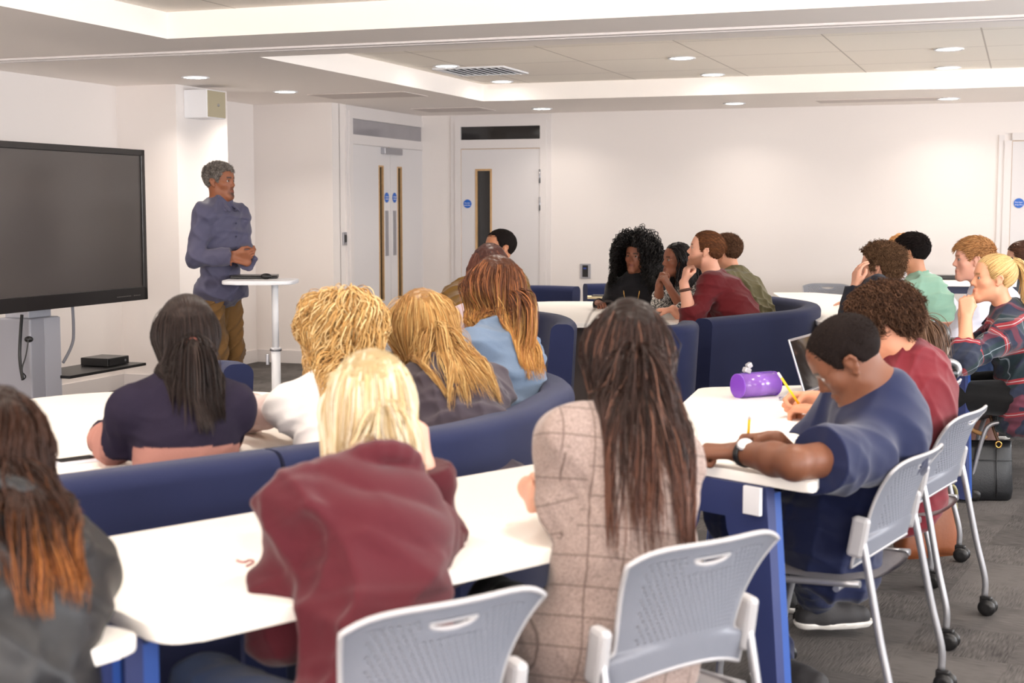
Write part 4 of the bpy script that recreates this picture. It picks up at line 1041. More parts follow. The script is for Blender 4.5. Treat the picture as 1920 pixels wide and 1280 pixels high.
# perforated stacking chair -------------------------------------------------
M_SHELL = plain('grey_shell', srgb(118, 121, 131), .42, spec=.4, bump=.03, bscale=200); M_RIM = plain('pale_rim', srgb(168, 166, 168), .45)
M_TUBE = plain('silver_tube', srgb(160, 160, 164), .35, metal=.65)
def chair_meshes():
    nu, nv = 78, 60; W2 = .235; z0, z1 = .505, .835
    def half(v):
        a = .232; c = .187+.048*((v-.28)/.72)**1.6 if v > .28 else .187
        t = np.clip((v-.20)/.08, 0, 1); t = t*t*(3-2*t); w = a*(1-t)+c*t
        return w
    def pos(i, j):
        s = 2*i/nu-1; v = j/nv
        return s, v
    def place(s, v):
        w = half(v); x = s*w
        top = .03*abs(s)**5*max(0, (v-.5)*2)      # soften top corners
        bot = -.045*(1-abs(s)**2)*(1-v)**3+.0         # bowed lower edge
        z = z0+(z1-z0)*v-top-bot*-1*0+(.05*(1-s*s)*(1-v)**2)
        y = -.205-.055*v-.035*v**4+(.060-.02*v)*s*s*(1 if v > 0 else 1)
        return (x, y, z)
    def ell_in(s, v): return (s/.24)**2+((v-.885)/.045)**2 < 1 and v < .9
    keep = {}; 
    for i in range(nu):
        for j in range(nv):
            s = 2*(i+.5)/nu-1; v = (j+.5)/nv
            k = True
            if .30 < v < .93 and abs(s) < .80 and not (abs(s) < .34 and v > .80):
                if j % 2 == 0 and (i+j//2) % 3 == 0: k = False
            if ell_in(s, v): k = False; 
            keep[i, j] = k
    bm = bmesh.new(); vv = {}
    def vert(i, j):
        if (i, j) not in vv:
            s, v = pos(i, j)
            # smooth the edge of the hand slot
            cells = [keep.get((a, c), True) for a in (i-1, i) for c in (j-1, j)]
            if any(not c for c in cells) and abs(s) < .30 and v > .82:
                e = math.hypot(s/.24, (v-.885)/.045)
                if v < .895 and e > .3: s, v = s/e, .885+(v-.885)/e
            vv[i, j] = bm.verts.new(place(s, v))
        return vv[i, j]
    for (i, j), k in keep.items():
        if k: f = bm.faces.new((vert(i, j), vert(i+1, j), vert(i+1, j+1), vert(i, j+1))); f.smooth = True
    me = bpy.data.meshes.new('backrest'); bmesh.ops.recalc_face_normals(bm, faces=bm.faces); bm.to_mesh(me); bm.free()
    o = bpy.data.objects.new('tmp', me); COL.objects.link(o); md = o.modifiers.new('s', 'SOLIDIFY'); md.thickness = .006; md.offset = 0
    dg = bpy.context.evaluated_depsgraph_get(); me2 = bpy.data.meshes.new_from_object(o.evaluated_get(dg)); bpy.data.objects.remove(o); me2.name = 'backrest'; me2.materials.append(M_SHELL)
    rim = [place(-1, v) for v in np.linspace(0, 1, 24)]+[place(s, 1) for s in np.linspace(-.96, .96, 24)]+[place(1, v) for v in np.linspace(1, 0, 24)]+[place(s, 0) for s in np.linspace(.95, -.95, 20)]
    return me2, rim, place
def make_chair(label, loc, rz, group='grey perforated chairs', zs=.92, xs=.98):
    r = empty('stacking_chair', loc, math.radians(rz)); r.scale = (xs, .98, zs); tag(r, label, 'chair', group)
    link('backrest', CH[0], None, r)
    b = B(); b.tube(CH[1], .0055, 8, closed=True); b.build('backrest_rim', M_RIM, r)
    b = B(); pl = CH[2]
    slot = [pl(.24*math.cos(a), .885+.045*min(0, math.sin(a))+(.008 if math.sin(a) > 0 else 0)) for a in np.linspace(0, 2*math.pi, 32)[:-1]]
    b.tube(slot, .0045, 6, closed=True); b.build('hand_slot_rim', M_RIM, r)
    # seat
    nx, ny = 22, 22; bm = bmesh.new(); g = {}
    for i in range(nx+1):
        for j in range(ny+1):
            s = 2*i/nx-1; t = 2*j/ny-1
            k = (abs(s)**5+abs(t)**5)**.2; m = max(abs(s), abs(t)); sc = m/k if k > 0 else 1
            x = s*sc*.225; y = t*sc*.215+.02; z = .452+.012*s*s-.02*(1-(t*t))*.5-.03*max(0, t)**4
            g[i, j] = bm.verts.new((x, y, z))
    for i in range(nx):
        for j in range(ny): f = bm.faces.new((g[i, j], g[i+1, j], g[i+1, j+1], g[i, j+1])); f.smooth = True
    rr = bmesh.ops.solidify(bm, geom=bm.faces, thickness=.012)
    me = bpy.data.meshes.new('seat'); bmesh.ops.recalc_face_normals(bm, faces=bm.faces); bm.to_mesh(me); bm.free()
    link('seat', me, plain('seat_shell', srgb(184, 180, 182), .45, bump=.6, bscale=110), r)
    for k in (-1, 1):
        b = B(); b.box((k*.232, -.165, .60), (.034, .05, .125), bev=.012, R=Matrix.Rotation(.15, 3, 'X')); b.build('side_clamp', M_RIM, r)
        b = B(); b.tube(catmull([(k*.232, -.155, .66), (k*.232, -.185, .55), (k*.238, -.235, .30), (k*.243, -.27, .15), (k*.243, -.272, .075)], 5), .0115, 12); b.build('leg', M_TUBE, r)
        b = B(); b.tube(catmull([(k*.225, -.17, .455), (k*.228, .08, .435), (k*.232, .17, .415), (k*.238, .205, .34), (k*.243, .245, .15), (k*.243, .247, .075)], 5), .0115, 12); b.build('leg', M_TUBE, r)
        for y in (-.272, .247):
            b = B(); b.box((0, -.005, .022), (.022, .044, .04), bev=.006); c = b.build('caster', M_BLACKP, r, (k*.243, y, .033))
            b = B()
            for s in (-1, 1): b.lathe([(.012, -.009), (.029, -.008), (.032, -.003), (.032, .003), (.029, .008), (.012, .009)], (s*.018, -.012, 0), 20, Matrix.Rotation(math.radians(90), 3, 'Y'))
            b.build('wheel', M_BLACKP, c)
    b = B(); b.tube([(-.226, -.10, .43), (.226, -.10, .43)], .010, 10); b.tube([(-.230, .12, .418), (.230, .12, .418)], .010, 10); b.build('crossbar', M_TUBE, r)
    return r
CH = chair_meshes()
# ------------------------------------------------------------------ benches and tables
def P2(x, y, z=.82): return PZ(x, y, z)[:2]
bench('long straight navy upholstered bench back behind the striped jumper, left of the seam', [P2(-260, 960), P2(75, 908), P2(300, 878), P2(527, 849)], group='navy booth benches')
bench('curved navy upholstered bench wrapping round the two long haired blonde women', [P2(536, 848), P2(785, 814), P2(900, 795), P2(1000, 768), (.16, 4.75), (.225, 5.05), (.20, 5.38), (.10, 5.65), (-.02, 5.85)], group='navy booth benches', n=12)
bench('navy bench wing end standing beyond the white table right of the ponytail', [(-1.38, 5.96), (-1.26, 6.05), (-1.14, 6.0), (-1.075, 5.88)], side=-1, group='navy booth benches', seats=False, h=.81)
bench('curved navy bench end beside the denim shirt at the rear table', [(.34, 7.75), (.37, 8.1), (.32, 8.5), (.16, 8.85)], group='navy booth benches', seats=False)
bench('curved navy bench end right of the long dark hair, before the rear table', [(.62, 7.72), (.85, 7.62), (1.0, 7.75), (1.06, 8.02)], group='navy booth benches', seats=False)
bench('large curved navy bench behind the man in the red sweater', [P2(1336, 598), P2(1420, 590), P2(1495, 583), (1.93, 9.05), (2.07, 9.55), (1.98, 10.1), (1.78, 10.5)], group='navy booth benches', n=12)
bench('navy bench back at the far side of the rear table, left of two', [P2(1052, 536), P2(982, 534)][::-1] and [(.56, 11.62), (.30, 11.78), (.02, 11.78), (-.25, 11.6)], side=1, group='navy booth benches')
bench('navy bench back at the far side of the rear table beside the curly haired woman', [(1.75, 11.7), (1.45, 12.0), (1.0, 12.15), (.60, 12.05)], side=1, group='navy booth benches')
bench('navy bench back behind the man in the mustard jacket', [(-.05, 10.35), (-.27, 10.3), (-.45, 10.05), (-.46, 9.8)], side=1, group='navy booth benches', seats=False)
# big rounded table of the first booth
t1, o = poly_table('big rounded white booth table with a phone, in front of the striped jumper', [(-1.95, 3.15), (-.42, 4.47), (-.62, 5.25), (-.95, 5.52), (-1.62, 5.55), (-2.1, 4.9), (-2.35, 3.9)], [.2, .25, .25, .25, .3, .4, .3])
b = B(); b.box((0, .05, .355), (.5, .5, .71), rz=.7, bev=.01); b.build('pedestal', M_GREY, t1)
# rear booth table
t2, o = poly_table('rear white booth table with notebooks, between the seated back group', [(-.25, 9.2), (.1, 8.82), (1.15, 8.85), (1.42, 9.3), (1.5, 10.2), (1.2, 10.85), (.3, 10.95), (-.2, 10.6)], [.2]*8)
b = B(); b.box((.4-o[0]-.02, 9.55-o[1], .355), (.42, .5, .71), rz=-.35, bev=.005); b.build('pedestal', plain('taupe_panel', srgb(104, 94, 92), .6, bump=.05), t2)
# front row tables
def obl(a, d, L0, L1, W): # oriented rectangle: a point on near edge, direction d, extents
    a = np.array(a, float); d = nrm(d); n = np.array([-d[1], d[0]]); return [tuple(a+d*L0), tuple(a+d*L1), tuple(a+d*L1+n*W), tuple(a+d*L0+n*W)]
nA = PZ(312, 1187, .74)[:2]; nB = PZ(1068, 1022, .74)[:2]; dB = nrm(nB-nA)
q = [tuple(nA), (.30, float(nA[1]+(.30-nA[0])*dB[1]/dB[0])), (.20, 4.05), obl(nA, dB, 0, 1, .72)[3]]
tB, oB = poly_table('long white table in front of the burgundy hoodie and the checked blazer', q, [.07, .05, .05, .05], group='white wedge tables')
leg_frame(tB, oB, q[1], q[2], splay=.0, inset=.12)
leg_frame(tB, oB, q[0], q[3], splay=.0, inset=.12)
b = B(); c = (np.array(q[2])+np.array(q[3]))/2-oB; b.box((c[0]+.05, c[1]-.05, .5), (np.linalg.norm(nB-nA)-.3, .02, .40), rz=math.atan2(dB[1], dB[0])); b.build('modesty_panel', M_NAVY, tB)
nC = PZ(300, 1183, .74)[:2]; nD = PZ(180, 1218, .74)[:2]; dA = nrm(nC-nD)
dA = nrm(np.array([.60, .80])); nC = nC+np.array([-.012, .0])
qa = obl(nC, dA, -1.3, 0, .70); qa[2] = tuple(np.array(qa[2])-dA*.18)
tA, oA = poly_table('white table corner under the elbow of the dark leather jacket, at the far left', qa, [.05, .07, .05, .05], group='white wedge tables', z=.738)
leg_frame(tA, oA, qa[1], qa[2], splay=0, inset=.10)
c0 = PZ(1528, 907, .74)[:2]; c1 = PZ(1303, 869, .74)[:2]; c2 = PZ(1284, 752, .74)[:2]; c3 = PZ(1312, 726, .74)[:2]; c4 = PZ(1520, 722, .74)[:2]
cn = c0+nrm(c1-c0)*.66
tC, oC = poly_table('white table with a purple pencil case under the writing man in the navy shirt', [c0, cn, c2, c3, (1.28, 5.72), (1.40, 5.45)], [.035, .05, .05, .05, .05, .1])
leg_frame(tC, oC, c0+arr(-.005, .02), cn, splay=.06, inset=.13)
leg_frame(tC, oC, (1.36, 5.5), (.72, 5.5), splay=.06, inset=.1)
b = B(); e = c0+nrm(c1-c0)*.20-oC; b.box((e[0]-.005, e[1]-.03, .672), (.055, .012, .075), rz=math.atan2((c1-c0)[1], (c1-c0)[0])); b.build('bracket', M_WHITEP, tC)
dd = PZ(1841, 667, .74)[:2]; d1 = PZ(1752, 661, .74)[:2]
tD, oD = poly_table('white table with black folders beside the plaid shirt', [dd, dd+nrm(d1-dd)*.44, (2.36, 8.45), (2.82, 8.3)], [.06, .05, .05, .05])
leg_frame(tD, oD, dd+arr(0, .05), dd+nrm(d1-dd)*.44+arr(.01, .05), splay=.03, inset=.06)
leg_frame(tD, oD, (2.74, 8.2), (2.40, 8.3), splay=.03, inset=.04)
e0 = PZ(1421, 548, .74)[:2]
tE, oE = poly_table('long empty white table behind the large curved bench at the rear right', [(1.93, 8.95), (2.40, 8.75), (2.72, 9.9), (2.95, 11.4), (2.55, 12.1), (2.22, 12.1)], [.06]*6)
leg_frame(tE, oE, (1.97, 9.05), (2.38, 8.88), inset=.05, splay=.03); leg_frame(tE, oE, (2.30, 11.9), (2.8, 11.5), inset=.08)
f0 = PZ(1742, 527, .74)
tF, oF = poly_table('small white desk with dark edge against the wall behind the white shirt', [(3.42, 11.75), (4.3, 11.6), (4.45, 12.7), (3.6, 12.9)], [.03]*4, z=.84)
b = B(); pp = [(p[0]-oF[0], p[1]-oF[1]) for p in [(3.44, 11.78), (4.28, 11.63), (4.42, 12.67), (3.62, 12.85)]]; b.prism(pp, .75, .81); b.build('apron', plain('dark_navy_apron', srgb(36, 42, 70), .5), tF)
for x, y in ((3.52, 11.9), (4.2, 11.75), (4.35, 12.6), (3.7, 12.75)): b = B(); b.box((x-oF[0], y-oF[1], .375), (.05, .05, .75)); b.build('leg', M_GREYL, tF)
b = B(); b.box((0, 0, .018), (.42, .18, .035), rz=-.2, bev=.01); tag(b.build('closed_laptop', M_BLACKP, None, (3.86, 12.3, .841)), 'flat dark closed laptop on the small desk near the wall', 'laptop')
b = B(); b.box((0, 0, .045), (.14, .05, .09), bev=.01); tag(b.build('desk_box', plain('grey_box', srgb(178, 176, 176), .5), None, (4.0, 12.6, .841)), 'small grey box on the desk near the wall behind the white shirt', 'box')

# ------------------------------------------------------------------ chairs
def chair_at(label, corner, yaw, group='grey perforated chairs', zs=.92, xs=.98):
    """corner: plan point of the far top corner of the back"""
    f = frame(yaw); o = np.array([corner[0], corner[1], 0])-f[:, 0]*.23*xs+f[:, 1]*.285; return make_chair(label, (o[0], o[1], 0), yaw, group, zs, xs)
chair_at('grey perforated plastic chair in the foreground behind the burgundy hoodie', PZ(1040, 1094, .80), 36, zs=.96, xs=.87)
chair_at('grey perforated plastic chair in the foreground behind the checked blazer', PZ(1480, 990, .80), 36, zs=.96, xs=.87)
chair_at('grey perforated chair with the man in the navy shirt', PZ(1787, 828, .765), 57)
chair_at('grey perforated chair with the man in the burgundy T-shirt', PZ(1850, 757, .765)+arr(.03, 0, 0), 57)
chair_at('grey perforated chair back third along the right, beyond the burgundy T-shirt', PZ(1815, 708, .765), 60)
make_chair('grey chair at the right edge under the woman in the plaid shirt', (2.60, 7.15, 0), 72)
make_chair('grey chair at the right under the man in the white shirt', (2.98, 8.1, 0), 75)
make_chair('grey chair under the man in the mint shirt', (3.0, 9.35, 0), 60)
make_chair('grey chair under the man with messy brown hair', (2.0, 7.55, 0), 35)
make_chair('pale empty chair beyond the rear right table by the back wall', (2.75, 12.75, 0), 150)

# ------------------------------------------------------------------ small things
# purple pencil case
pc0 = PZ(1400, 747, .74); r = empty('pencil_case', (pc0[0]+.045, pc0[1]+.06, .74)); r.rotation_euler = (0, 0, math.radians(28)); tag(r, 'purple translucent tube pencil case on the right white table', 'pencil case')
m, nt, bs = newmat('purple_vinyl'); bs.inputs['Base Color'].default_value = srgb(146, 98, 196); bs.inputs['Roughness'].default_value = .18; bs.inputs['Transmission Weight'].default_value = .35; bs.inputs['Specular IOR Level'].default_value = .6; MATS['purple_vinyl'] = m
MX = Matrix.Rotation(math.radians(90), 3, 'Y'); rc = .045
b = B(); b.lathe([(rc, -.085), (rc, .085)], (0, 0, rc), 32, MX); b.build('tube', m, r)
for s in (-1, 1): b = B(); b.lathe([(rc*.93, -.002), (rc*1.04, -.002), (rc*1.04, .002), (rc*.93, .002)], (s*.086, 0, rc), 32, MX); b.build('end_cap', plain('purple_cap', srgb(118, 62, 178), .3), r)
b = B(); b.box((0, 0, rc*2+.001), (.15, .012, .004)); b.build('zip', plain('purple_dark', srgb(86, 42, 140), .5), r)
b = B(); b.box((-.045, 0, rc*2+.012), (.03, .022, .02), bev=.004, R=Matrix.Rotation(.4, 3, 'Y')); b.box((-.035, .0, rc*2+.03), (.022, .02, .02), bev=.004, R=Matrix.Rotation(-.5, 3, 'Y')); b.build('clip', plain('clear_grey', srgb(190, 190, 196), .15, metal=.5), r)
# laptop of the man in burgundy
lp = empty('laptop', PZ(1530, 735, .74)+arr(.0, 0, 0)); lp.rotation_euler = (0, 0, math.radians(62)); tag(lp, 'open laptop with a thin silver rim on the right white table behind the bowed head', 'laptop')
b = B(); b.box((0, -.11, .008), (.31, .22, .014), bev=.004); b.build('keyboard_base', M_STEEL, lp)
Rl = Matrix.Rotation(math.radians(-18), 3, 'X')
b = B(); b.box((0, .035, .115), (.31, .007, .21), R=Rl, bev=.003); b.build('lid', M_STEEL, lp)
b = B(); b.box((0, .030, .115), (.295, .003, .195), R=Rl); b.build('display', M_GLASSD, lp)
def pencil(a, c, label):
    a = np.array(a); c = np.array(c); d = nrm(c-a); L = np.linalg.norm(c-a); r = empty('pencil', a); tag(r, label, 'pencil')
    b = B(); b.tube([d*.012, d*(L-.02)], .0040, 6); b.build('shaft', plain('pencil_yellow', srgb(245, 190, 20), .4), r)
    b = B(); b.tube([(0, 0, 0), d*.012], [.0006, .0036], 8); b.build('tip', plain('pencil_wood', srgb(200, 160, 110), .6), r)
    b = B(); b.tube([d*(L-.02), d*L], .0042, 8); b.build('eraser', plain('pencil_eraser', srgb(240, 225, 220), .5), r)
pencil(PZ(1400, 848, .745), PD(1406, 776, 3.97), 'yellow pencil held upright by the man in the navy shirt')
pencil(PD(1503, 765, 4.76), PD(1459, 699, 4.72), 'yellow pencil with a pale eraser held by the man in burgundy')
def sheet(pts, z, label, name='paper', mat=None, th=.002, cat='paper', group=None):
    P_ = [PZ(x, y, z)[:2] for x, y in pts]; o = np.mean(P_, 0); b = B(); b.prism([tuple(p-o) for p in P_], 0, th); ob = b.build(name, mat or plain('paper_white', srgb(250, 250, 250), .6, bump=.02), None, (o[0], o[1], z)); tag(ob, label, cat, group); return ob
sheet([(1420, 795), (1530, 772), (1545, 806), (1425, 812)], .741, 'white sheet of paper under the writing hand of the man in burgundy')
sheet([(1345, 838), (1425, 815), (1470, 850), (1380, 872)], .741, 'white sheet of paper under the hands with the pencil and watch')
b = B(); b.box((0, 0, .006), (.05, .03, .012), bev=.004); tag(b.build('metal_sharpener', M_STEEL, None, PZ(1474, 750, .74)), 'tiny grey metal sharpener beside the hand of the man in burgundy', 'sharpener')
# phone and cable on the first booth table
ph = empty('smartphone', PZ(142, 866, .74)); ph.rotation_euler = (0, 0, math.radians(42)); tag(ph, 'white smartphone with a black screen lying on the left booth table', 'phone')
b = B(); b.box((0, 0, .005), (.075, .145, .009), rz=-math.pi/2, bev=.003); b.build('case', plain('phone_white', srgb(228, 230, 240), .3), ph); b = B(); b.box((0, 0, .0098), (.064, .115, .001), rz=-math.pi/2); b.build('display', M_GLASSD, ph)
cable('cable', [PZ(122, 864, .745), PZ(108, 868, .744), PZ(96, 864, .744), PZ(88, 872, .744)], .0015, plain('lilac', srgb(190, 190, 225), .5), 'thin pale cable by the phone on the left booth table')
# glasses-like reddish keyring by the hoodie
cable('cord', [PZ(444, 1050, .742), PZ(456, 1056, .742), PZ(468, 1048, .742), PZ(480, 1053, .742), PZ(462, 1061, .742)], .0025, plain('dull_red', srgb(170, 110, 110), .5), 'small dull red cord left of the hoodie elbow on the long table')
# notebooks on the rear table
nb = PZ(1132, 559, .74)
b = B(); b.box((0, 0, .008), (.26, .19, .016), rz=-.05); tag(b.build('notebook', plain('cream_pages', srgb(226, 208, 170), .7, bump=.3), None, nb), 'thick cream notebook with a dark cover on the rear table', 'notebook')
b = B(); b.box((0, 0, .004), (.24, .16, .008), rz=-.15, bev=.002); tag(b.build('black_folder', M_BLACKP, None, nb+arr(.03, .02, .016)), 'thin black folder lying on the cream notebook', 'folder')
b = B(); b.tube([(-.08, 0, 0), (.08, .02, 0)], .005, 8); tag(b.build('pen', plain('brass', srgb(190, 160, 100), .4, metal=.5), None, PZ(1166, 560, .74)+arr(0, 0, .005)), 'thin brass pen beside the notebook on the rear table', 'pen')
# black folders on table D
for k, (x, y) in enumerate(((1780, 624), (1778, 645))):
    p = PZ(x, y+4, .74); b = B(); b.box((0, 0, .022), (.22, .10, .042), rz=-.08, bev=.012); tag(b.build('device_case', M_BLACKP, None, p), ('black padded case on the table by the plaid elbow, farther of two', 'black padded case on the table by the plaid elbow, nearer of two')[k], 'case')
# support arm with clamps and bent tube (left of table D)
sa = empty('padded_support_arm', (1.86, 6.35, 0)); tag(sa, 'black padded support arm with clamps on a bent silver tube behind the burgundy shoulder', 'equipment')
def q3(px, py, d=6.3): return PD(px, py, d)-arr(1.86, 6.35, 0)
b = B(); b.tube(catmull([q3(1757, 628), q3(1745, 634), q3(1732, 648), q3(1730, 672)], 6), [.055]*8+[.05]*6+[.04]*5, 14); b.sphere(q3(1757, 627), .058, 14); b.build('pad', M_BLACKP, sa)
b = B(); b.tube(catmull([q3(1742, 636), q3(1744, 660), q3(1736, 680)], 5), .018, 10); b.build('bracket', M_STEEL, sa)
b = B(); 
for x, y, s in ((1742, 668, .05), (1748, 680, .06), (1758, 673, .035), (1766, 676, .04), (1775, 672, .03), (1738, 690, .06)): b.box(q3(x, y), (s, s*.8, s*1.1), bev=.008, rz=.4)
b.build('clamp', M_BLACKP, sa)
b = B(); b.tube(catmull([q3(1764, 676), q3(1782, 678), q3(1794, 684), q3(1797, 696), q3(1790, 704)], 6), .016, 10); b.build('bent_tube', M_TUBE, sa)
b = B(); b.tube([q3(1745, 700), q3(1793, 701)], .022, 10); b.tube([q3(1769, 702), arr(0, 0, .03)], .02, 10); b.build('lower_bar', M_BLACKP, sa)
b = B(); b.box(q3(1773, 687), (.03, .01, .035)); b.build('label_plate', M_WHITEP, sa)

# handbag
hb0 = PZ(1832, 934, 0); hb = empty('handbag', hb0); hb.rotation_euler = (0, 0, math.radians(-6)); hb.scale = (1, 1, 1.08); tag(hb, 'black leather handbag with gold rings and tan straps on the floor', 'bag')
M_LEA = plain('black_leather', srgb(20, 21, 24), .45, bump=.4, bscale=160, spec=.5)
bm = bmesh.new(); n = 24; prof = []
for z, w, d in ((0.0, .150, .055), (.01, .160, .065), (.05, .165, .075), (.15, .162, .060), (.24, .158, .032), (.275, .157, .014)):
    ring = []
    for k in range(n):
        a = 2*math.pi*k/n; ca, sa_ = math.cos(a), math.sin(a); e = .45; x = w*abs(ca)**e*(1 if ca > 0 else -1); y = d*abs(sa_)**e*(1 if sa_ > 0 else -1); ring.append(bm.verts.new((x, y+.012*math.sin(z*30+x*20)*.3, z+(-.012*(1-(x/w)**2) if z > .27 else 0))))
    prof.append(ring)
for a, c in zip(prof, prof[1:]):
    for k in range(n): f = bm.faces.new((a[k], a[(k+1) % n], c[(k+1) % n], c[k])); f.smooth = True
bm.faces.new(list(reversed(prof[0]))); bm.faces.new(prof[-1]); me = bpy.data.meshes.new('bag_body'); bm.to_mesh(me); bm.free(); link('bag_body', me, M_LEA, hb)
b = B()
for x in (-.075, .075): b.tube([(x, -.083, .02), (x, -.078, .12), (x, -.046, .24)], .003, 6)
b.tube([(-.15, -.058, .19), (.15, -.058, .19)], .003, 6); b.build('seam', M_BLACKP, hb)
M_GOLD = plain('gold', srgb(214, 170, 96), .25, metal=.9); M_TAN = plain('tan_leather', srgb(188, 140, 90), .5, bump=.2)
for x in (-.078, .085):
    b = B(); b.tube([(x+.014*math.cos(a), -.048, .262+.014*math.sin(a)) for a in np.linspace(0, 2*math.pi, 17)[:-1]], .0045, 8, closed=True); b.build('gold_ring', M_GOLD, hb)
b = B(); b.tube(catmull([(-.078, -.045, .27), (-.072, -.04, .31), (-.05, -.02, .33), (-.02, 0, .315), (.02, 0, .30), (.035, .0, .285)], 5), .010, 8); b.tube([(-.115, -.01, .27), (-.105, 0, .35)], .008, 8); b.tube([(-.10, 0, .32), (-.055, -.01, .325)], .006, 8); b.build('tan_strap', M_TAN, hb)
b = B(); b.tube(catmull([(.085, -.045, .275), (.068, -.03, .32), (.052, .0, .39), (.045, .03, .46)], 6), .008, 8); b.build('dark_strap', plain('brown_strap', srgb(84, 56, 34), .45), hb)
# brown leather bag behind the handbag, tan bag under the second chair
def softbag(name, label, loc, w, d, h, rz, mat, par=None):
    r = empty(name, loc, rz); tag(r, label, 'bag'); bm = bmesh.new(); rings = []
    for z in np.linspace(0, 1, 9):
        ring = []; tp = 1-.25*z**2+.06*math.sin(z*9)
        for k in range(24):
            a = 2*math.pi*k/24; ca, s_ = math.cos(a), math.sin(a); e = .5
            ring.append(bm.verts.new((w/2*abs(ca)**e*(1 if ca > 0 else -1)*tp, d/2*abs(s_)**e*(1 if s_ > 0 else -1)*(1-.7*z**2), z*h+.01*math.sin(a*3+z*5))))
        rings.append(ring)
    for a, c in zip(rings, rings[1:]):
        for k in range(24): f = bm.faces.new((a[k], a[(k+1) % 24], c[(k+1) % 24], c[k])); f.smooth = True
    bm.faces.new(list(reversed(rings[0]))); bm.faces.new(rings[-1]); me = bpy.data.meshes.new('bag_body'); bm.to_mesh(me); bm.free(); link('bag_body', me, mat, r)
    b = B(); b.tube(catmull([(-w*.3, 0, h*.95), (-w*.22, 0, h*1.25), (w*.22, 0, h*1.25), (w*.3, 0, h*.95)], 6), .008, 8); b.build('handle', mat, r); return r
softbag('shoulder_bag', 'brown leather bag standing just behind the black handbag', PZ(1838, 905, 0)+arr(.02, .15, 0), .26, .14, .36, -.1, plain('brown_leather', srgb(104, 58, 40), .45, bump=.4, bscale=90))
softbag('satchel', 'tan orange leather bag under the chair of the man in burgundy', PZ(1742, 1052, 0)+arr(.02, .12, 0), .27, .12, .30, .35, plain('orange_leather', srgb(126, 70, 40), .42, bump=.3, bscale=90))
b = B()
for k in range(3): b.tube([(.035*math.cos(a), .0, .09+.06*k+.045*math.sin(a)) for a in np.linspace(0, 2*math.pi, 17)[:-1]], .008, 8, closed=True)
tag(b.build('bangle_rings', plain('olive_rings', srgb(128, 120, 78), .5), None, PZ(1789, 1025, 0)+arr(0, .1, 0)), 'olive green rings hanging beside the tan leather bag', 'rings')
bk = softbag('backpack', 'black camouflage backpack under the right table by the navy shirt', PZ(1500, 1085, 0)+arr(.0, .1, .0), .34, .24, .42, .3, plain('dark_camo', srgb(30, 29, 24), .8, var=.9, vscale=14))
# ------------------------------------------------------------------ people
def cloth(name, col, bump=.35, rough=.85, bs=260, var=.06, sheen=.15, spec=.2): return plain(name, col, rough, bump=bump, bscale=bs, spec=spec, var=var, vscale=9, sheen=sheen)
def hd(w, d=None, n=(0, 0, -1), **k):
    r = dict(w=w, n=n, **k)
    if d is not None: r['d'] = d
    return r
def ycol(deg, dz=0): return nrm(arr(-math.sin(math.radians(deg)), math.cos(math.radians(deg)), dz))
M_DENIM = cloth('blue_jeans', srgb(52, 66, 98)); M_BLK = cloth('black_cloth', srgb(14, 13, 14)); M_KHAKI = cloth('brown_chino', srgb(112, 82, 46), bump=.3)
M_SOLE = plain('white_sole', srgb(226, 222, 216), .6); M_SHOE = plain('dark_shoe', srgb(34, 32, 32), .6, bump=.2)
BURG = srgb(112, 38, 48)
HX = float(HQ)
# 1 lecturer
def lecturer():
    L = 9.35; pel = PD(414, 560, L); pel[2] = .93
    p = Person('person standing by the lectern in a blue grey shirt and brown chinos', PD(413, 341, L), -112, -118, hpitch=2, h=.006*HX, neck=PD(411, 386, L), pelvis=pel, stand=True, skin=(142, 88, 62), slouch=.0, legyaw=-118, size=1.0, fat=.93,
        feet={'L': arr(pel[0]+.08, L+.04, .09), 'R': arr(pel[0]-.07, L-.08, .09)}, hands={
        'R': hd(PD(440, 479, L-.24), (1, -.12, .02), (0, .75, .5), curl=[.45, .5, .55, .6], thumb=.6, pole=(-.9, -.2, -.7)),
        'L': hd(PD(463, 491, L-.22), (-.75, -.3, .3), (-.3, .5, -.5), curl=.6, pole=(.1, .2, -1))})
    p.body(beard=((38, 26, 22), .8, 'goatee'), brow=(35, 25, 20), hairc=(120, 112, 108))
    p.top(cloth('bluegrey_shirt', srgb(80, 78, 100), bump=.1, rough=.6), e=.020, sleeve=1.93, amp=.012, seed=4, collar='shirt', hem=.02, cuff=.010, fn=None, ff=.9)
    b = B(); f = p.R[:, 1]
    for i in range(6):
        q = p.spine(.95-.16*i)+p.R[:, 1]*(.135+.004*math.sin(i)); b = B(); b.sphere(q-p.base, .006, 8); b.build('shirt_button', plain('button_dark', srgb(60, 60, 84), .4), p.root)
    p.trousers(M_KHAKI, shoes=False, e=.024, he=.0, amp=.014, seed=2, wide=.014); p.shoes(M_SHOE, plain('brown_sole', srgb(60, 46, 38), .6))
    short_hair(p, 1500, L=.013, thick=.006, pal=((136, 126, 120), (176, 168, 160), (104, 94, 88)), lift=1.0, curl=(.005, .014), topL=2.6, fade=True, noise=.004, nf=260)
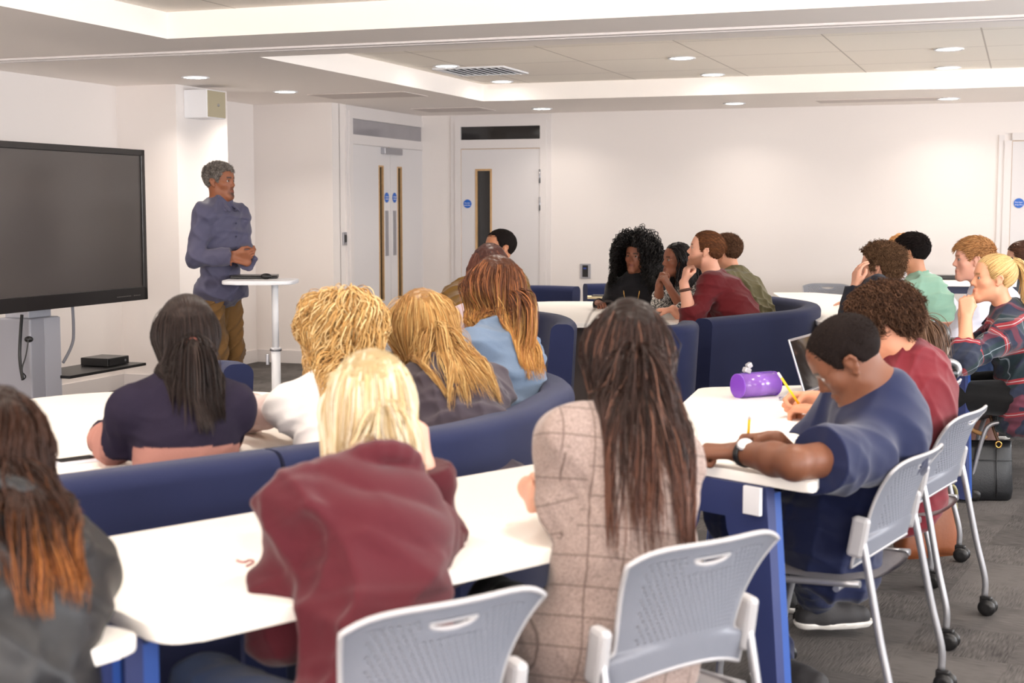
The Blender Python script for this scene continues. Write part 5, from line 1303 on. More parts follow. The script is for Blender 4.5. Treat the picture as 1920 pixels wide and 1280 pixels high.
# generic seated helper
def seated(label, head, hyaw, tyaw, **k): return Person(label, head, hyaw, tyaw, **k)
def p_jacket():   # 2 far left foreground
    p = Person('person at the left edge in a dark leather jacket, brown hair with copper tips', PD(-14, 850, 2.48), 30, 44, sex='f', h=.005*HX, skin=(205, 150, 125), neck=PD(6, 976, 2.36), pelvis=(-.80, 2.14, .50), slouch=.04, sh_off=.01,
        hands={'R': hd(arr(-.88, 2.52, .79), ycol(70), curl=.4, e=(-.745, 2.35, .805), pole=(.8, -.5, -1)), 'L': hd(arr(-1.25, 2.35, .775), ycol(0), curl=.4, pole=(-.9, -.5, -.4))})
    p.body(); p.top(plain('dark_leather', srgb(24, 24, 27), .5, bump=.35, bscale=90, spec=.45, var=.1), e=.026, amp=.016, seed=12, collar='stand', hem=.08, ff=.75); p.trousers(M_BLK)
    grow_hair(p, 3400, L=.34, m=18, vol=.010, rad=.0015, gather=.075, pal=((44, 28, 22), (66, 42, 32)), tip=((150, 88, 44), (178, 112, 58), (120, 68, 38)), tipstart=.70, comb=(4, -.6, -.3), grav=.6, jitter=.015, clump=(60, .4), curl=(.010, .30), seed=8, wind=(-.06, -.03, 0))
def p_ponytail():   # 3
    p = Person('person with a dark low ponytail in a navy jumper with a dusty pink band', PD(350, 627, 4.0), 20, 26, sex='f', h=.005*HX, hpitch=-4, skin=(214, 160, 132), neck=PD(345, 728, 3.90), pelvis=(-.90, 3.86, .53), slouch=.03, fat=1.0, size=.93, tl=.46,
        hands={'L': hd(arr(-1.20, 4.12, .79), ycol(0), curl=.4, e=(-1.10, 3.90, .80), pole=(-.7, -.5, -1)), 'R': hd(arr(-.93, 4.38, .79), ycol(60), curl=.4, pole=(.3, -.5, -1))})
    p.body()
    def cols(s, vs, rel, tc):
        c = np.tile(np.array(srgb(34, 28, 44)[:3]), (len(vs), 1)); z = rel[:, 2]/s.T; k = (z > .34) & (z < .64-.25*np.clip((np.abs(rel[:, 0])-.16)*3, 0, 1)**2) & (tc[:, 2] < 3); c[k] = srgb(156, 110, 100)[:3]
        a = tc[:, 2] > 3; along = tc[:, 2]-5; c[a & (along > .26) & (along < .46)] = srgb(156, 110, 100)[:3]; return c
    p.top(attrmat('striped_knit', .85, .15, bump=.4, bscale=220), e=.018, amp=.008, seed=5, cols=cols, collar='crew'); p.trousers(M_DENIM)
    grow_hair(p, 2600, L=.27, m=14, vol=.010, rad=.0015, gather=.078, pal=((24, 18, 17), (38, 28, 26), (50, 38, 34)), comb=(2.5, -.8, -.5), grav=.6, jitter=.01, clump=(60, .2), seed=14, name='loose_hair', cap=False)
    ponytail_hair(p, tie=(0, -.144, -.026), n=1500, nt=420, L=.25, pal=((26, 20, 19), (40, 30, 28), (58, 46, 41)), rad=.0018, spread=.05, tight=.012, tiecol=(120, 66, 56), vol=.008)
def p_curlyblonde():  # 4
    p = Person('person with curly golden blonde hair in a sheer white blouse', PD(640, 620, 4.42), 15, 22, sex='f', h=.0055*HX, skin=(225, 175, 150), neck=PD(628, 722, 4.26), slouch=.05, tl=.44,
        hands={'L': hd(arr(-.93, 4.72, .775), ycol(30), curl=.4, pole=(-1, -.4, -.5)), 'R': hd(arr(-.35, 4.85, .775), ycol(30), curl=.4)})
    p.body()
    def cols(s, vs, rel, tc):
        c = np.tile(np.array(srgb(228, 222, 220)[:3]), (len(vs), 1)); c[tc[:, 2] > 3] = srgb(206, 186, 182)[:3]; return c
    p.top(attrmat('sheer_blouse', .7, .2), e=.016, amp=.010, seed=6, cols=cols, collar='crew'); p.trousers(M_DENIM)
    grow_hair(p, 2600, L=.37, m=30, vol=.030, rad=.0019, gather=.105, jitter=.02, pal=((188, 142, 82), (212, 174, 114), (154, 110, 58)), streak=(232, 204, 152), sfrac=.25, comb=(4, -.2, -.4), grav=.42, lift=.25, clump=(160, .35), curl=(.011, .10, 20, .15), seed=21, Lvar=.2)
def p_hoodie():   # 5
    p = Person('person with platinum blonde bob in a burgundy hooded sweatshirt, head resting on one hand', PD(692, 762, 2.92), 20, 38, sex='f', h=.005*HX, hpitch=-6, hroll=5, skin=(228, 176, 156), neck=PD(688, 922, 2.72), pelvis=(-.24, 2.43, .48), slouch=.03, size=.97, fat=.95,
        hands={'L': hd(arr(-.34, 2.80, .79), ycol(-60), curl=.4, pole=(-.6, -.6, -1.2)), 'R': hd(PD(792, 845, 2.94)+arr(.0, .02, -.03), nrm(arr(-.12, .12, 1)), (-.8, .3, 0), curl=.55, pole=(.1, -.5, -1))})
    p.body(); p.top(cloth('burgundy_fleece', srgb(76, 23, 32), bump=.3), e=.026, amp=.013, seed=17, collar='hood', hem=.12, bulge=.012, ff=.8); p.trousers(M_DENIM)
    grow_hair(p, 3800, L=.26, m=15, vol=.012, rad=.0014, gather=.088, jitter=.008, pal=((196, 170, 126), (216, 198, 162), (172, 142, 96)), streak=(232, 224, 206), sfrac=.3, comb=(4, -.6, -.3), grav=.7, clump=(120, .15), seed=31)
def p_golden():   # 6
    p = Person('person with long golden blonde hair in a charcoal top leaning on the curved bench', PD(792, 612, 4.75), 22, 20, sex='f', h=.0055*HX, hroll=-8, skin=(225, 175, 150), neck=PD(826, 706, 4.62), slouch=.06, fat=1.12, size=1.05, tl=.46,
        hands={'L': hd(arr(-.55, 5.1, .775), ycol(40), curl=.4, pole=(-1, -.4, -.5)), 'R': hd(arr(-.15, 5.15, .775), ycol(50), curl=.4, pole=(1, -.5, -.6))})
    p.body(); p.top(cloth('charcoal_jersey', srgb(66, 58, 66), bump=.15), e=.020, amp=.010, seed=9, collar='crew'); p.trousers(M_BLK)
    grow_hair(p, 3000, L=.42, m=18, vol=.012, rad=.0015, gather=.088, jitter=.01, pal=((166, 120, 68), (192, 150, 92), (130, 88, 48)), streak=(220, 186, 126), sfrac=.25, comb=(4, -.6, -.3), grav=.5, clump=(90, .3), curl=(.005, .25), seed=41, wind=(.10, -.02, 0))
def p_denim():   # 7
    p = Person('person with long brown to blonde hair in a light denim shirt', PD(928, 540, 5.35), 36, 54, sex='f', h=.0055*HX, hpitch=-4, skin=(225, 175, 150), neck=PD(942, 628, 5.3), pelvis=(.0, 5.15, .53), slouch=.02, size=1.02,
        hands={'L': hd(arr(-.38, 5.45, .775), ycol(60), curl=.4, pole=(-.4, -1, -.6)), 'R': hd(arr(-.25, 5.6, .775), ycol(70), curl=.4)})
    p.body(); p.top(cloth('light_denim', srgb(108, 126, 150), bump=.5, bs=300, var=.12), e=.020, amp=.012, seed=13, collar='shirt', ff=.9); p.trousers(M_BLK)
    grow_hair(p, 3000, L=.37, m=18, vol=.008, rad=.0015, gather=.058, jitter=.012, pal=((84, 50, 36), (112, 70, 48), (62, 38, 30)), tip=((214, 160, 90), (190, 132, 70), (230, 184, 116)), tipstart=.45, streak=(176, 112, 70), sfrac=.15, comb=(4, -.3, -.3), grav=.5, clump=(90, .35), curl=(.007, .25), seed=51, wind=(-.10, 0, 0))
def p_behind():  # 9
    p = Person('person mostly hidden behind the denim shirt, top of brown hair showing', PD(918, 507, 6.3), 5, 30, sex='f', h=.008*HX, skin=(220, 170, 145))
    p.body(); p.top(cloth('dusty_grey', srgb(168, 150, 156)), collar='crew', amp=.006); p.trousers(M_DENIM)
    grow_hair(p, 900, L=.20, m=12, vol=.008, rad=.0025, gather=.08, jitter=.01, pal=((72, 40, 34), (100, 60, 46)), seed=61, clump=(40, .3))
def p_mustard():  # 8
    p = Person('person in a mustard quilted jacket and ripped jeans sitting before the single door', PD(936, 465, 9.5), 118, 128, h=.0065*HX, hpitch=6, skin=(190, 130, 96), neck=PD(930, 512, 9.45), slouch=.03, legyaw=135,
        hands={'R': hd(PD(868, 583, 9.1), (.4, -.5, -.5), (.3, .3, -1), curl=.45, e=PD(851, 556, 9.35), pole=(-1, .3, -.5)), 'L': hd(PD(905, 592, 8.95), (-.5, -.3, -.2), curl=.4, pole=(1, 0, -.5))})
    p.body(brow=(30, 22, 18), hairc=(40, 32, 30)); p.top(cloth('mustard_nylon', srgb(128, 94, 44), bump=.3, rough=.6), e=.034, amp=.014, seed=14, collar='stand', hem=.06, ff=1.1, bulge=.012); p.trousers(M_DENIM, amp=.01, wide=.01)
    short_hair(p, 900, L=.010, thick=.009, pal=((34, 28, 27), (50, 42, 40)), lift=1.4, noise=.001, fade=True)
def p_bigcurls():  # 10
    p = Person('person with big black ringlet curls, black top and a gold key necklace', PD(1193, 481, 10.2), 152, 160, sex='f', h=.006*HX, hpitch=2, hroll=-3, skin=(140, 90, 70), neck=PD(1188, 528, 10.2), slouch=.0,
        hands={'R': hd(arr(.62, 10.2, .775), (.2, -1, 0), curl=.4), 'L': hd(arr(1.15, 10.15, .775), (-.5, -1, 0), curl=.4)})
    p.body(brow=(14, 10, 10), lip=(120, 66, 62), hairc=(18, 14, 14)); p.top(cloth('black_jersey', srgb(26, 25, 30), bump=.1), e=.010, amp=.004, collar='crew', seed=3); p.trousers(M_BLK)
    grow_hair(p, 1500, L=.33, m=32, vol=.060, layer=.1, rad=.0032, pal=((16, 13, 13), (28, 24, 24), (12, 10, 10)), comb=(6, -.5, .0), lift=.7, grav=.40, gather=.16, clump=(260, .3), curl=(.009, .045, 7, .2), seed=71, Lvar=.2, rough=.4, face_x=.086)
    b = B(); c = p.N-p.base; R = p.R
    pts = [c+R@arr(x, .10+y, z) for x, y, z in ((-.065, -.06, .02), (-.05, .01, -.05), (-.012, .025, -.15), (0, .028, -.17), (.012, .025, -.15), (.05, .01, -.05), (.065, -.06, .02))]
    nk = B(); nk.tube(catmull(pts, 5), .0028, 6); o = nk.build('necklace', M_GOLD, p.root)
    b = B(); k = c+R@arr(0, .128, -.185); b.sphere(k, .011, 10); b.tube([k, k-arr(0, 0, .06)], .0035, 6); b.build('pendant', M_GOLD, o)
def p_braids():  # 11
    p = Person('person with long black braids in a grey patterned top, chin on clasped hands', PD(1268, 489, 9.6), 112, 118, sex='f', h=.006*HX, hpitch=4, skin=(132, 82, 60), neck=PD(1283, 538, 9.68), slouch=.04,
        hands={'R': hd(PD(1236, 535, 9.42), (.35, .1, .85), (.5, .5, -.3), curl=.75, thumb=.7, pole=(-.6, -.2, -1)), 'L': hd(PD(1256, 541, 9.35), (-.45, .1, .85), (-.5, .5, -.3), curl=.75, thumb=.7, pole=(.3, -.3, -1))})
    p.body(brow=(18, 12, 12), hairc=(22, 18, 18))
    m, nt, bs = newmat('grey_pattern'); tc = nt.nodes.new('ShaderNodeTexCoord'); n = nt.nodes.new('ShaderNodeTexNoise'); n.inputs['Scale'].default_value = 75; nt.links.new(tc.outputs['Object'], n.inputs['Vector']); rp = nt.nodes.new('ShaderNodeValToRGB'); rp.color_ramp.elements[0].position = .45; rp.color_ramp.elements[1].position = .56; rp.color_ramp.elements[0].color = srgb(60, 58, 58); rp.color_ramp.elements[1].color = srgb(205, 202, 196); nt.links.new(n.outputs['Fac'], rp.inputs['Fac']); nt.links.new(rp.outputs['Color'], bs.inputs['Base Color']); bs.inputs['Roughness'].default_value = .8
    p.top(m, e=.016, amp=.007, collar='crew', sleeve=1.55, seed=8); p.trousers(M_BLK)
    grow_hair(p, 420, L=.36, m=30, vol=.010, gather=.08, rad=.0045, pal=((24, 20, 20), (38, 33, 32)), comb=(1, -1.2, -.1), lift=.05, grav=.5, clump=None, curl=(.003, .02), seed=81, rough=.35, sides=4)
def p_redman():  # 12
    p = Person('bearded person in a dark red sweater resting the chin on one hand', PD(1322, 470, 9.05), 80, 66, h=.006*HX, hpitch=12, skin=(222, 164, 138), neck=PD(1340, 527, 9.1), pelvis=(1.52, 8.85, .53), slouch=.05, size=1.02,
        hands={'L': hd(PD(1282, 530, 8.84), (.22, .12, 1), (.85, .2, 0), curl=.85, thumb=.8, pole=(-.3, -.3, -1)), 'R': hd(PD(1262, 580, 9.15), (-1, .15, -.05), (0, 0, -1), curl=.3, pole=(.3, .3, -1))})
    p.body(beard=((128, 80, 54), .8, 'full'), brow=(110, 66, 44), hairc=(96, 60, 40)); p.top(cloth('wine_knit', srgb(98, 26, 31), bump=.3), e=.018, amp=.009, seed=19, collar='crew', sleeve={'L': 1.42, 'R': 1.45}, bulge=.008); p.trousers(M_DENIM)
    short_hair(p, 2200, L=.026, jit=.06, thick=.009, pal=((98, 62, 42), (130, 84, 54), (74, 46, 34)), comb=(0, -1, .1), lift=.12, topL=1.5, fade=True, rad=.0015)
    b = B(); w = p.W['L']; d = nrm(w-p.E['L']); c = w-d*.045-p.base; x = nrm(np.cross(d, arr(1, 0, .1))); y = np.cross(d, x)
    b.tube([c+x*.036*math.cos(a)+y*.036*math.sin(a) for a in np.linspace(0, 2*math.pi, 21)[:-1]], .009, 8, closed=True); b.build('bracelet', plain('brown_beads', srgb(84, 48, 34), .4, bump=.6, bscale=60), p.root)
def p_olive():  # 13
    p = Person('person in an olive bomber jacket behind the dark red sweater', PD(1360, 473, 9.95), 62, 55, h=.0065*HX, skin=(206, 146, 116), neck=PD(1376, 524, 9.95), pelvis=(1.72, 9.7, .53), slouch=.04)
    p.body(hairc=(80, 56, 42)); p.top(cloth('olive_nylon', srgb(92, 84, 54), bump=.2, rough=.6), e=.032, amp=.012, seed=15, collar='stand', hem=.05); p.trousers(M_BLK)
    short_hair(p, 1200, L=.022, thick=.012, pal=((92, 64, 48), (120, 86, 64), (66, 46, 36)), lift=.8, curl=(.004, .012), topL=1.5, fade=True, noise=.003, nf=220)
def p_blazer():  # 14
    p = Person('person in a brown checked blazer with very long straight dark brown hair', PD(1180, 655, 3.25), 2, 20, sex='f', h=.0045*HX, hpitch=-4, skin=(222, 170, 145), neck=PD(1188, 790, 3.07), pelvis=(.215, 2.92, .52), slouch=.03, size=.96, fat=.92,
        hands={'L': hd(arr(.23, 3.24, .80), nrm(arr(.9, .3, 0)), (0, 0, -1), curl=.4, e=(.118, 2.99, .81), pole=(-1, -.6, -1.2)), 'R': hd(arr(.035, 3.13, .83), nrm(arr(.12, -1, -.15)), (1, .1, 0), curl=[.8, .8, .85, .9], thumb=.1, pole=(.5, .8, -.6), sh=(-.045, 0, -.015))})
    p.body()
    m, nt, bs = newmat('check_tweed'); N = nt.nodes.new; L = nt.links.new; a = N('ShaderNodeAttribute'); a.attribute_name = 'tc'; sp = N('ShaderNodeSeparateXYZ'); L(a.outputs['Vector'], sp.inputs[0]); prev = None
    for ax, per in (('X', .062), ('Z', .062)):
        md = N('ShaderNodeMath'); md.operation = 'PINGPONG'; md.inputs[1].default_value = per/2; L(sp.outputs[ax], md.inputs[0]); lt = N('ShaderNodeMath'); lt.operation = 'LESS_THAN'; lt.inputs[1].default_value = .0016; L(md.outputs['Value'], lt.inputs[0])
        if prev is None: prev = lt
        else: mx = N('ShaderNodeMath'); mx.operation = 'MAXIMUM'; L(prev.outputs['Value'], mx.inputs[0]); L(lt.outputs['Value'], mx.inputs[1]); prev = mx
    n = N('ShaderNodeTexNoise'); n.inputs['Scale'].default_value = 260; tc = N('ShaderNodeTexCoord'); L(tc.outputs['Object'], n.inputs['Vector']); r0 = N('ShaderNodeValToRGB'); r0.color_ramp.elements[0].position = .3; r0.color_ramp.elements[1].position = .7; r0.color_ramp.elements[0].color = srgb(112, 95, 89); r0.color_ramp.elements[1].color = srgb(158, 140, 133); L(n.outputs['Fac'], r0.inputs['Fac'])
    mc = N('ShaderNodeMix'); mc.data_type = 'RGBA'; L(prev.outputs['Value'], mc.inputs['Factor']); L(r0.outputs['Color'], mc.inputs['A']); mc.inputs['B'].default_value = srgb(98, 81, 75); L(mc.outputs['Result'], bs.inputs['Base Color']); bs.inputs['Roughness'].default_value = .9; bs.inputs['Sheen Weight'].default_value = .2
    def drape(s, g):
        g.cap(s.P+arr(-.10, .02, -.02), s.P+arr(-.13, .05, -.28), .10, .07, k=.06); g.ell(s.spine(.3), s.R, (.165, .12, .2), k=.06)
    p.top(m, e=.022, amp=.009, seed=23, collar='crew', hem=.0, low=.3, drape=drape, ff=.8, cuff=.006, sleeve={'L': 1.9, 'R': 1.72}); p.trousers(M_BLK)
    grow_hair(p, 4200, L=.53, m=20, vol=.012, rad=.0014, gather=.090, jitter=.008, pal=((38, 25, 22), (56, 38, 33), (28, 20, 18)), tip=((104, 66, 50), (84, 52, 42)), tipstart=.65, streak=(112, 78, 64), sfrac=.12, comb=(4, -.7, -.3), grav=.75, clump=(120, .3), curl=(.006, .30), seed=91, wind=(-.03, 0, 0))
def p_navy():  # 15
    p = Person('person in a navy short sleeved shirt writing, wristwatch on the near arm', PD(1588, 676, 4.02), 78, 80, hpitch=-38, h=.0045*HX, hroll=-4, skin=(112, 70, 50), neck=PD(1662, 742, 4.02), pelvis=(.955, 4.18, .53), slouch=.075, size=1.03, fat=.98, legyaw=62,
        hands={'L': hd(arr(.622, 3.86, .785), nrm(arr(-.9, .28, -.02)), (.05, .2, -1), curl=[.95, 1, 1, 1], thumb=.7, e=(.735, 3.66, .79), pole=(-.55, -.9, -.5), sh=(-.05, -.02, -.03)), 'R': hd(arr(.755, 4.02, .79), nrm(arr(-.92, .05, -.12)), (0, -.7, -.6), curl=[.62, .7, .8, .85], thumb=.9, pole=(.4, .8, -.8), sh=(-.05, 0, -.02))},
        knees={'L': arr(.86, 4.50, .50), 'R': arr(.68, 4.38, .50)}, feet={'L': arr(1.04, 4.74, .12), 'R': arr(.80, 4.22, .10)})
    p.body(brow=(20, 14, 12), hairc=(26, 20, 18)); p.top(cloth('navy_poplin', srgb(20, 28, 62), bump=.12, rough=.7), e=.022, amp=.011, seed=27, collar='stand', sleeve=.68, hem=.12, cuff=.018, ff=.9)
    p.trousers(cloth('navy_chino', srgb(18, 25, 54), bump=.2), amp=.008, wide=.008, shoes=False); p.shoes(plain('plimsoll_black', srgb(40, 38, 40), .7, bump=.3), M_SOLE, {'L': nrm(arr(1, .1, 0)), 'R': nrm(arr(.6, -.6, 0))})
    short_hair(p, 1600, L=.008, thick=.0045, pal=((34, 27, 25), (50, 41, 37)), lift=1.6, noise=.0008, rad=.0012, m=4, fade=True)
    w = p.W['L']; d = nrm(w-p.E['L']); c = w-d*.035-p.base; up = arr(0, 0, 1); x = nrm(np.cross(d, up)); y = np.cross(x, d); M3 = np.stack([x, d, y], 1)
    b = B(); b.tube([c+x*.036*math.cos(a)+y*.033*math.sin(a) for a in np.linspace(0, 2*math.pi, 25)[:-1]], .0065, 8, closed=True); b.tube([c+d*.008+x*.036*math.cos(a)+y*.033*math.sin(a) for a in np.linspace(0, 2*math.pi, 25)[:-1]], .0055, 8, closed=True); wa = b.build('watch', plain('watch_black', srgb(30, 30, 32), .35, metal=.4), p.root)
    b = B(); v = nrm(y*.75+arr(-.25, -.6, .1)); MM = Vector((0, 0, 1)).rotation_difference(Vector(v)).to_matrix(); b.lathe([(.021, 0), (.023, .004), (.021, .009), (.018, .0095)], c+v*.030, 24, MM); b.build('watch_case', M_STEEL, wa)
    b = B(); b.lathe([(.0175, 0), (.0175, .0012)], c+v*.0395, 24, MM); b.build('watch_dial', plain('dial_white', srgb(240, 240, 240), .2), wa)
def p_burgtee():  # 16
    p = Person('person in a burgundy sweater with brown curly hair writing beyond the navy shirt', PD(1652, 612, 4.78), 72, 70, h=.005*HX, hpitch=-22, skin=(200, 140, 110), neck=PD(1702, 682, 4.75), pelvis=(1.37, 4.97, .53), slouch=.08, size=1.02, legyaw=60,
        hands={'R': hd(arr(1.045, 4.83, .80), nrm(arr(-.98, .02, -.05)), (0, -.75, -.6), curl=[.6, .7, .8, .85], thumb=.9, pole=(.3, .7, -.9), sh=(-.04, 0, -.02)), 'L': hd(arr(1.02, 4.66, .785), nrm(arr(-.6, .8, 0)), curl=.5, pole=(-.3, -.9, -.4), sh=(-.05, 0, -.03))})
    p.body(hairc=(60, 42, 34)); p.top(cloth('burgundy_jersey', srgb(106, 30, 39), bump=.2), e=.020, amp=.009, seed=29, collar='crew', sleeve=1.9, hem=.10); p.trousers(M_BLK)
    short_hair(p, 1700, L=.05, thick=.014, pal=((66, 46, 36), (92, 66, 50), (46, 33, 28)), comb=(0, -.7, .1), lift=.6, curl=(.008, .026), topL=1.2, noise=.005, nf=140, rad=.0022, m=12)
def p_messy():  # 17
    p = Person('person with messy light brown hair in a black jacket holding a hand to the face', PD(1648, 503, 7.9), 62, 45, h=.0065*HX, skin=(215, 160, 135), neck=PD(1672, 552, 7.85), pelvis=(2.05, 7.55, .53), slouch=.05,
        hands={'L': hd(PD(1603, 540, 7.75), (.12, .1, 1), (.8, .2, 0), curl=.3, pole=(-.4, -.2, -1)), 'R': hd(arr(2.0, 8.25, .775), ycol(30), curl=.4)})
    p.body(hairc=(110, 84, 64)); p.top(cloth('black_denim', srgb(30, 32, 42)), e=.022, amp=.008, seed=33, collar='stand'); p.trousers(M_DENIM)
    short_hair(p, 1600, L=.05, thick=.012, pal=((96, 70, 52), (128, 98, 74), (74, 52, 40)), comb=(0, -.4, .3), lift=.7, curl=(.006, .03), topL=1.5, noise=.004, rad=.002, m=10)
def p_mint():  # 18
    p = Person('person in a pale mint shirt with short black hair at the rear right table', PD(1708, 474, 9.2), 58, 50, h=.0065*HX, skin=(196, 138, 106), neck=PD(1722, 527, 9.2), pelvis=(2.78, 9.1, .53), slouch=.03)
    p.body(hairc=(40, 32, 30)); p.top(cloth('mint_cotton', srgb(142, 180, 158), bump=.15), e=.022, amp=.011, seed=35, collar='shirt', hem=.05); p.trousers(M_DENIM)
    short_hair(p, 1800, L=.026, jit=.12, thick=.012, pal=((30, 25, 24), (46, 38, 36)), comb=(0, .8, .1), lift=.5, topL=1.8, fade=True, rad=.0018)
def p_white():  # 19
    p = Person('person with short ginger blond hair in a white shirt, one arm stretched along the table', PD(1824, 487, 8.0), 82, 66, h=.006*HX, skin=(226, 168, 146), neck=PD(1846, 545, 8.0), pelvis=(2.92, 8.0, .53), slouch=.04,
        hands={'L': hd(PD(1735, 601, 8.0), (-1, .05, 0), (0, 0, -1), curl=.3, pole=(-.2, -.5, -1), sh=(-.06, 0, -.02)), 'R': hd(arr(2.6, 8.3, .775), (-1, .2, 0), curl=.3, pole=(.3, .6, -1))}, armk=1.05)
    p.body(brow=(150, 100, 66), hairc=(170, 120, 80)); p.top(cloth('white_cotton', srgb(200, 200, 212), bump=.12), e=.020, amp=.010, seed=37, collar='shirt', sleeve={'L': 1.85, 'R': 1.85}, cuff=.012); p.trousers(M_DENIM)
    short_hair(p, 1800, L=.03, jit=.12, thick=.011, pal=((174, 122, 78), (204, 154, 104), (140, 94, 60)), comb=(0, .7, .2), lift=.5, topL=1.5, fade=True, rad=.0017)
def p_plaid():  # 20
    p = Person('person with a high blonde ponytail in navy and red plaid, hands clasped at the chin', PD(1862, 523, 7.0), 88, 70, sex='f', h=.0055*HX, hpitch=3, skin=(222, 160, 128), neck=PD(1888, 590, 7.02), pelvis=(2.57, 7.06, .53), slouch=.04, legyaw=80, size=1.03,
        hands={'L': hd(PD(1812, 592, 6.92), (.0, .1, 1), (.25, .7, -.2), curl=.9, thumb=.7, pole=(.1, -.6, -1)), 'R': hd(PD(1806, 590, 7.06), (.05, -.15, 1), (.25, -.7, -.2), curl=.9, thumb=.7, pole=(-.1, .3, -1))})
    p.body(brow=(150, 112, 74), hairc=(190, 150, 100))
    m, nt, bs = newmat('plaid_flannel'); N = nt.nodes.new; L = nt.links.new; a = N('ShaderNodeAttribute'); a.attribute_name = 'tc'; sp = N('ShaderNodeSeparateXYZ'); L(a.outputs['Vector'], sp.inputs[0])
    def band(ax, per, w, off=0):
        ad = N('ShaderNodeMath'); ad.operation = 'ADD'; ad.inputs[1].default_value = off; L(sp.outputs[ax], ad.inputs[0]); md = N('ShaderNodeMath'); md.operation = 'PINGPONG'; md.inputs[1].default_value = per/2; L(ad.outputs['Value'], md.inputs[0]); lt = N('ShaderNodeMath'); lt.operation = 'LESS_THAN'; lt.inputs[1].default_value = w/2; L(md.outputs['Value'], lt.inputs[0]); return lt.outputs['Value']
    def mix(f, A, Bc, fac=1):
        mm = N('ShaderNodeMath'); mm.operation = 'MULTIPLY'; mm.inputs[1].default_value = fac; L(f, mm.inputs[0]); mx = N('ShaderNodeMix'); mx.data_type = 'RGBA'; L(mm.outputs['Value'], mx.inputs['Factor'])
        if isinstance(A, tuple): mx.inputs['A'].default_value = A
        else: L(A, mx.inputs['A'])
        mx.inputs['B'].default_value = Bc; return mx.outputs['Result']
    c = mix(band('X', .15, .05), srgb(28, 36, 58), srgb(22, 46, 50), .8); c = mix(band('Z', .15, .024, .03), c, srgb(150, 36, 46), .85); c = mix(band('X', .15, .022, .06), c, srgb(130, 36, 46), .4); c = mix(band('Z', .15, .004, .03), c, srgb(190, 190, 190), .6); c = mix(band('X', .15, .004), c, srgb(170, 180, 190), .5)
    L(c, bs.inputs['Base Color']); bs.inputs['Roughness'].default_value = .9; bs.inputs['Sheen Weight'].default_value = .2
    p.top(m, e=.022, amp=.010, seed=39, collar='shirt', sleeve=1.35, hem=.12, cuff=.014, bulge=.008); p.trousers(M_BLK, amp=.005, shoes=False)
    ponytail_hair(p, tie=(0, -.085, .095), n=900, nt=380, L=.46, pal=((206, 168, 108), (228, 196, 140), (170, 128, 76)), rad=.0022, spread=.07, tight=.014, tiecol=(60, 50, 46), tail_dir=(0, .1, -1), grav=.5, curl=(.004, .2), vol=.006)
    p.shoes(plain('brown_boot', srgb(112, 70, 48), .5, bump=.2), M_SOLE)
def p_edge():  # 21
    p = Person('person with brown pulled back hair at the right edge behind the blonde ponytail', PD(1915, 488, 9.0), 70, 65, sex='f', h=.009*HX, skin=(215, 160, 135)); p.body(); p.top(cloth('grey_blue', srgb(96, 104, 124)), collar='crew'); p.trousers(M_BLK)
    ponytail_hair(p, n=600, nt=150, L=.2, pal=((74, 48, 38), (100, 68, 52)), rad=.003, vol=.01)
def p_ginger():  # 22
    p = Person('person with ginger hair mostly hidden behind the mint shirt, hand flat on the rear table', PD(1691, 472, 10.3), 62, 60, h=.009*HX, skin=(226, 172, 150), neck=PD(1705, 520, 10.3), hands={'L': hd(arr(2.52, 10.35, .775), (-1, .1, 0), curl=.15, pole=(0, -.5, -1))}); p.body(hairc=(170, 120, 80)); p.top(cloth('pale_grey', srgb(170, 170, 176)), collar='crew'); p.trousers(M_BLK)
    short_hair(p, 700, L=.03, thick=.012, pal=((176, 126, 82), (200, 150, 100)), lift=.5, topL=1.3, rad=.003)
def p_brownlong():  # 23
    p = Person('person with straight brown hair hidden behind the curly brown head, only the hair showing', PD(1680, 600, 5.75), 68, 60, sex='f', h=.008*HX, hpitch=-15, skin=(215, 160, 135), neck=PD(1706, 670, 5.7), pelvis=(1.62, 5.72, .53)); p.body(); p.top(cloth('dark_grey_knit', srgb(52, 50, 54)), collar='crew'); p.trousers(M_BLK)
    grow_hair(p, 1500, L=.26, m=14, vol=.008, rad=.002, gather=.08, jitter=.01, pal=((92, 68, 54), (118, 90, 70)), seed=99, clump=(50, .3))
ALL = [lecturer, p_jacket, p_ponytail, p_curlyblonde, p_hoodie, p_golden, p_denim, p_behind, p_mustard, p_bigcurls, p_braids, p_redman, p_olive, p_blazer, p_navy, p_burgtee, p_messy, p_mint, p_white, p_plaid, p_edge, p_ginger, p_brownlong]
for fn_ in ALL: fn_()
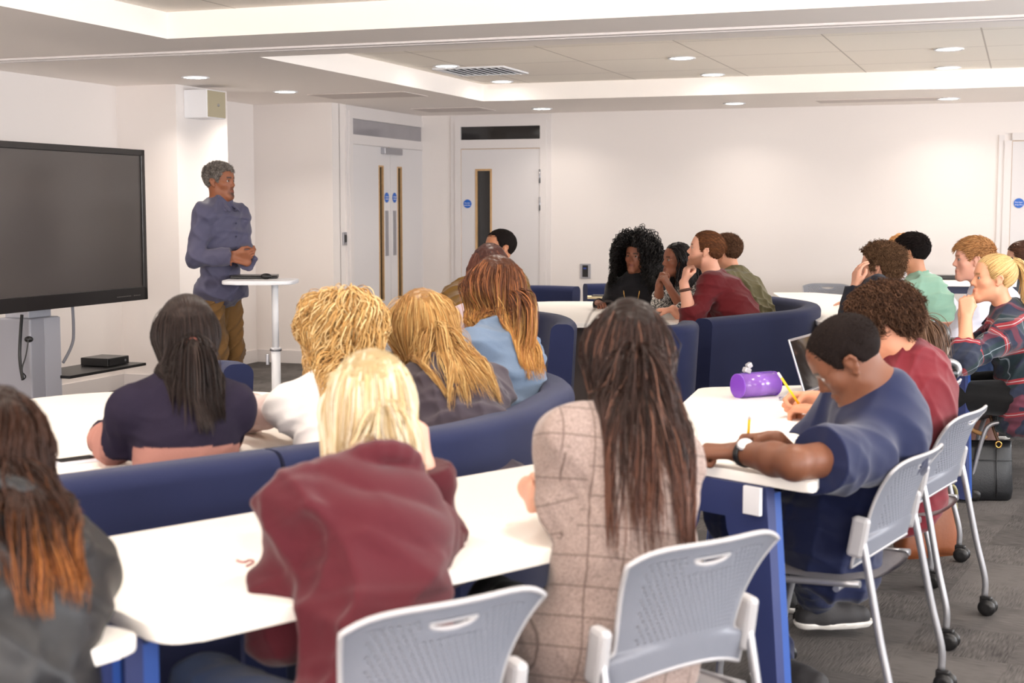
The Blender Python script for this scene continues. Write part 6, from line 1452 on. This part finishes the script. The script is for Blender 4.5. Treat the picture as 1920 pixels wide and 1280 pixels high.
# ------------------------------------------------------------------ light and camera
w = bpy.data.worlds.new('World'); SC.world = w; w.use_nodes = True; bg = w.node_tree.nodes['Background']; bg.inputs[0].default_value = (.93, .96, 1, 1); bg.inputs[1].default_value = 1.0
def area(name, loc, sx, sy, power, col, rot, spread=180, shape='RECTANGLE'):
    l = bpy.data.lights.new(name, 'AREA'); l.shape = shape; l.size = sx
    if shape == 'RECTANGLE': l.size_y = sy
    l.energy = power; l.color = col; l.spread = math.radians(spread)
    o = bpy.data.objects.new(name, l); COL.objects.link(o); o.location = tuple(float(c) for c in loc); o.rotation_euler = rot; return o
WARM = (1, .90, .80)
for p, zz in DL: area('downlight_lamp', (p[0], p[1], zz-.02), .15, .15, DLP*(.35 if p@V > 12.9 else .6 if p@V > 11.7 else 1), WARM, (0, 0, 0), 132, 'DISK')
# further downlights of the near half of the room, outside the frame
for u, v in [(-4.2, 5.6), (-4.2, 3.4), (-2.3, 6.2), (-2.3, 4.4), (-2.3, 2.6), (-.4, 6.2), (-.4, 4.4), (-.4, 2.6), (1.5, 6.2), (1.5, 4.4), (1.5, 2.6), (1.5, 10.4), (1.5, 12.4), (-5.7, 7.2), (-5.7, 5.2), (-3.5, .3), (-1, .3), (1.6, .3)]:
    zz = HT if (T1[0] < u < T1[1] and T1[2] < v < T1[3]) or (T2[0] < u < T2[1] and T2[2] < v < T2[3]) else HC
    p = RM(u, v, zz-.02); area('downlight_lamp', p, .15, .15, DLP, WARM, (0, 0, 0), 140, 'DISK')
for a, c in wv:
    p = RM(UR-.02, (a+c)/2, 1.5); area('window_daylight', p, 1.9, 1.35, WINP, (.93, .96, 1), (math.radians(116), 0, RZ+math.radians(90)), 175)
for a, c in wu:
    p = RM((a+c)/2, VF+.02, 1.5); area('window_daylight', p, 1.9, 1.35, WINP*2.2, (1, .95, .90), (math.radians(152), 0, RZ), 175)
cd = bpy.data.cameras.new('Camera'); cam = bpy.data.objects.new('Camera', cd); COL.objects.link(cam); SC.camera = cam
cd.sensor_width = 36; cd.lens = F_PX*36/1920; cam.location = (0, 0, CAM_H); cam.rotation_euler = (math.pi/2-PITCH, 0, 0); cd.clip_start = .05
cd.dof.use_dof = True; cd.dof.focus_distance = 7.5; cd.dof.aperture_fstop = 4.2
SC.view_settings.view_transform = 'Standard'; SC.view_settings.look = 'None'; SC.view_settings.gamma = 1; SC.view_settings.exposure = EXPO
try: SC.cycles.use_denoising = True
except Exception: pass
SC.cycles.max_bounces = 8; SC.cycles.diffuse_bounces = 5
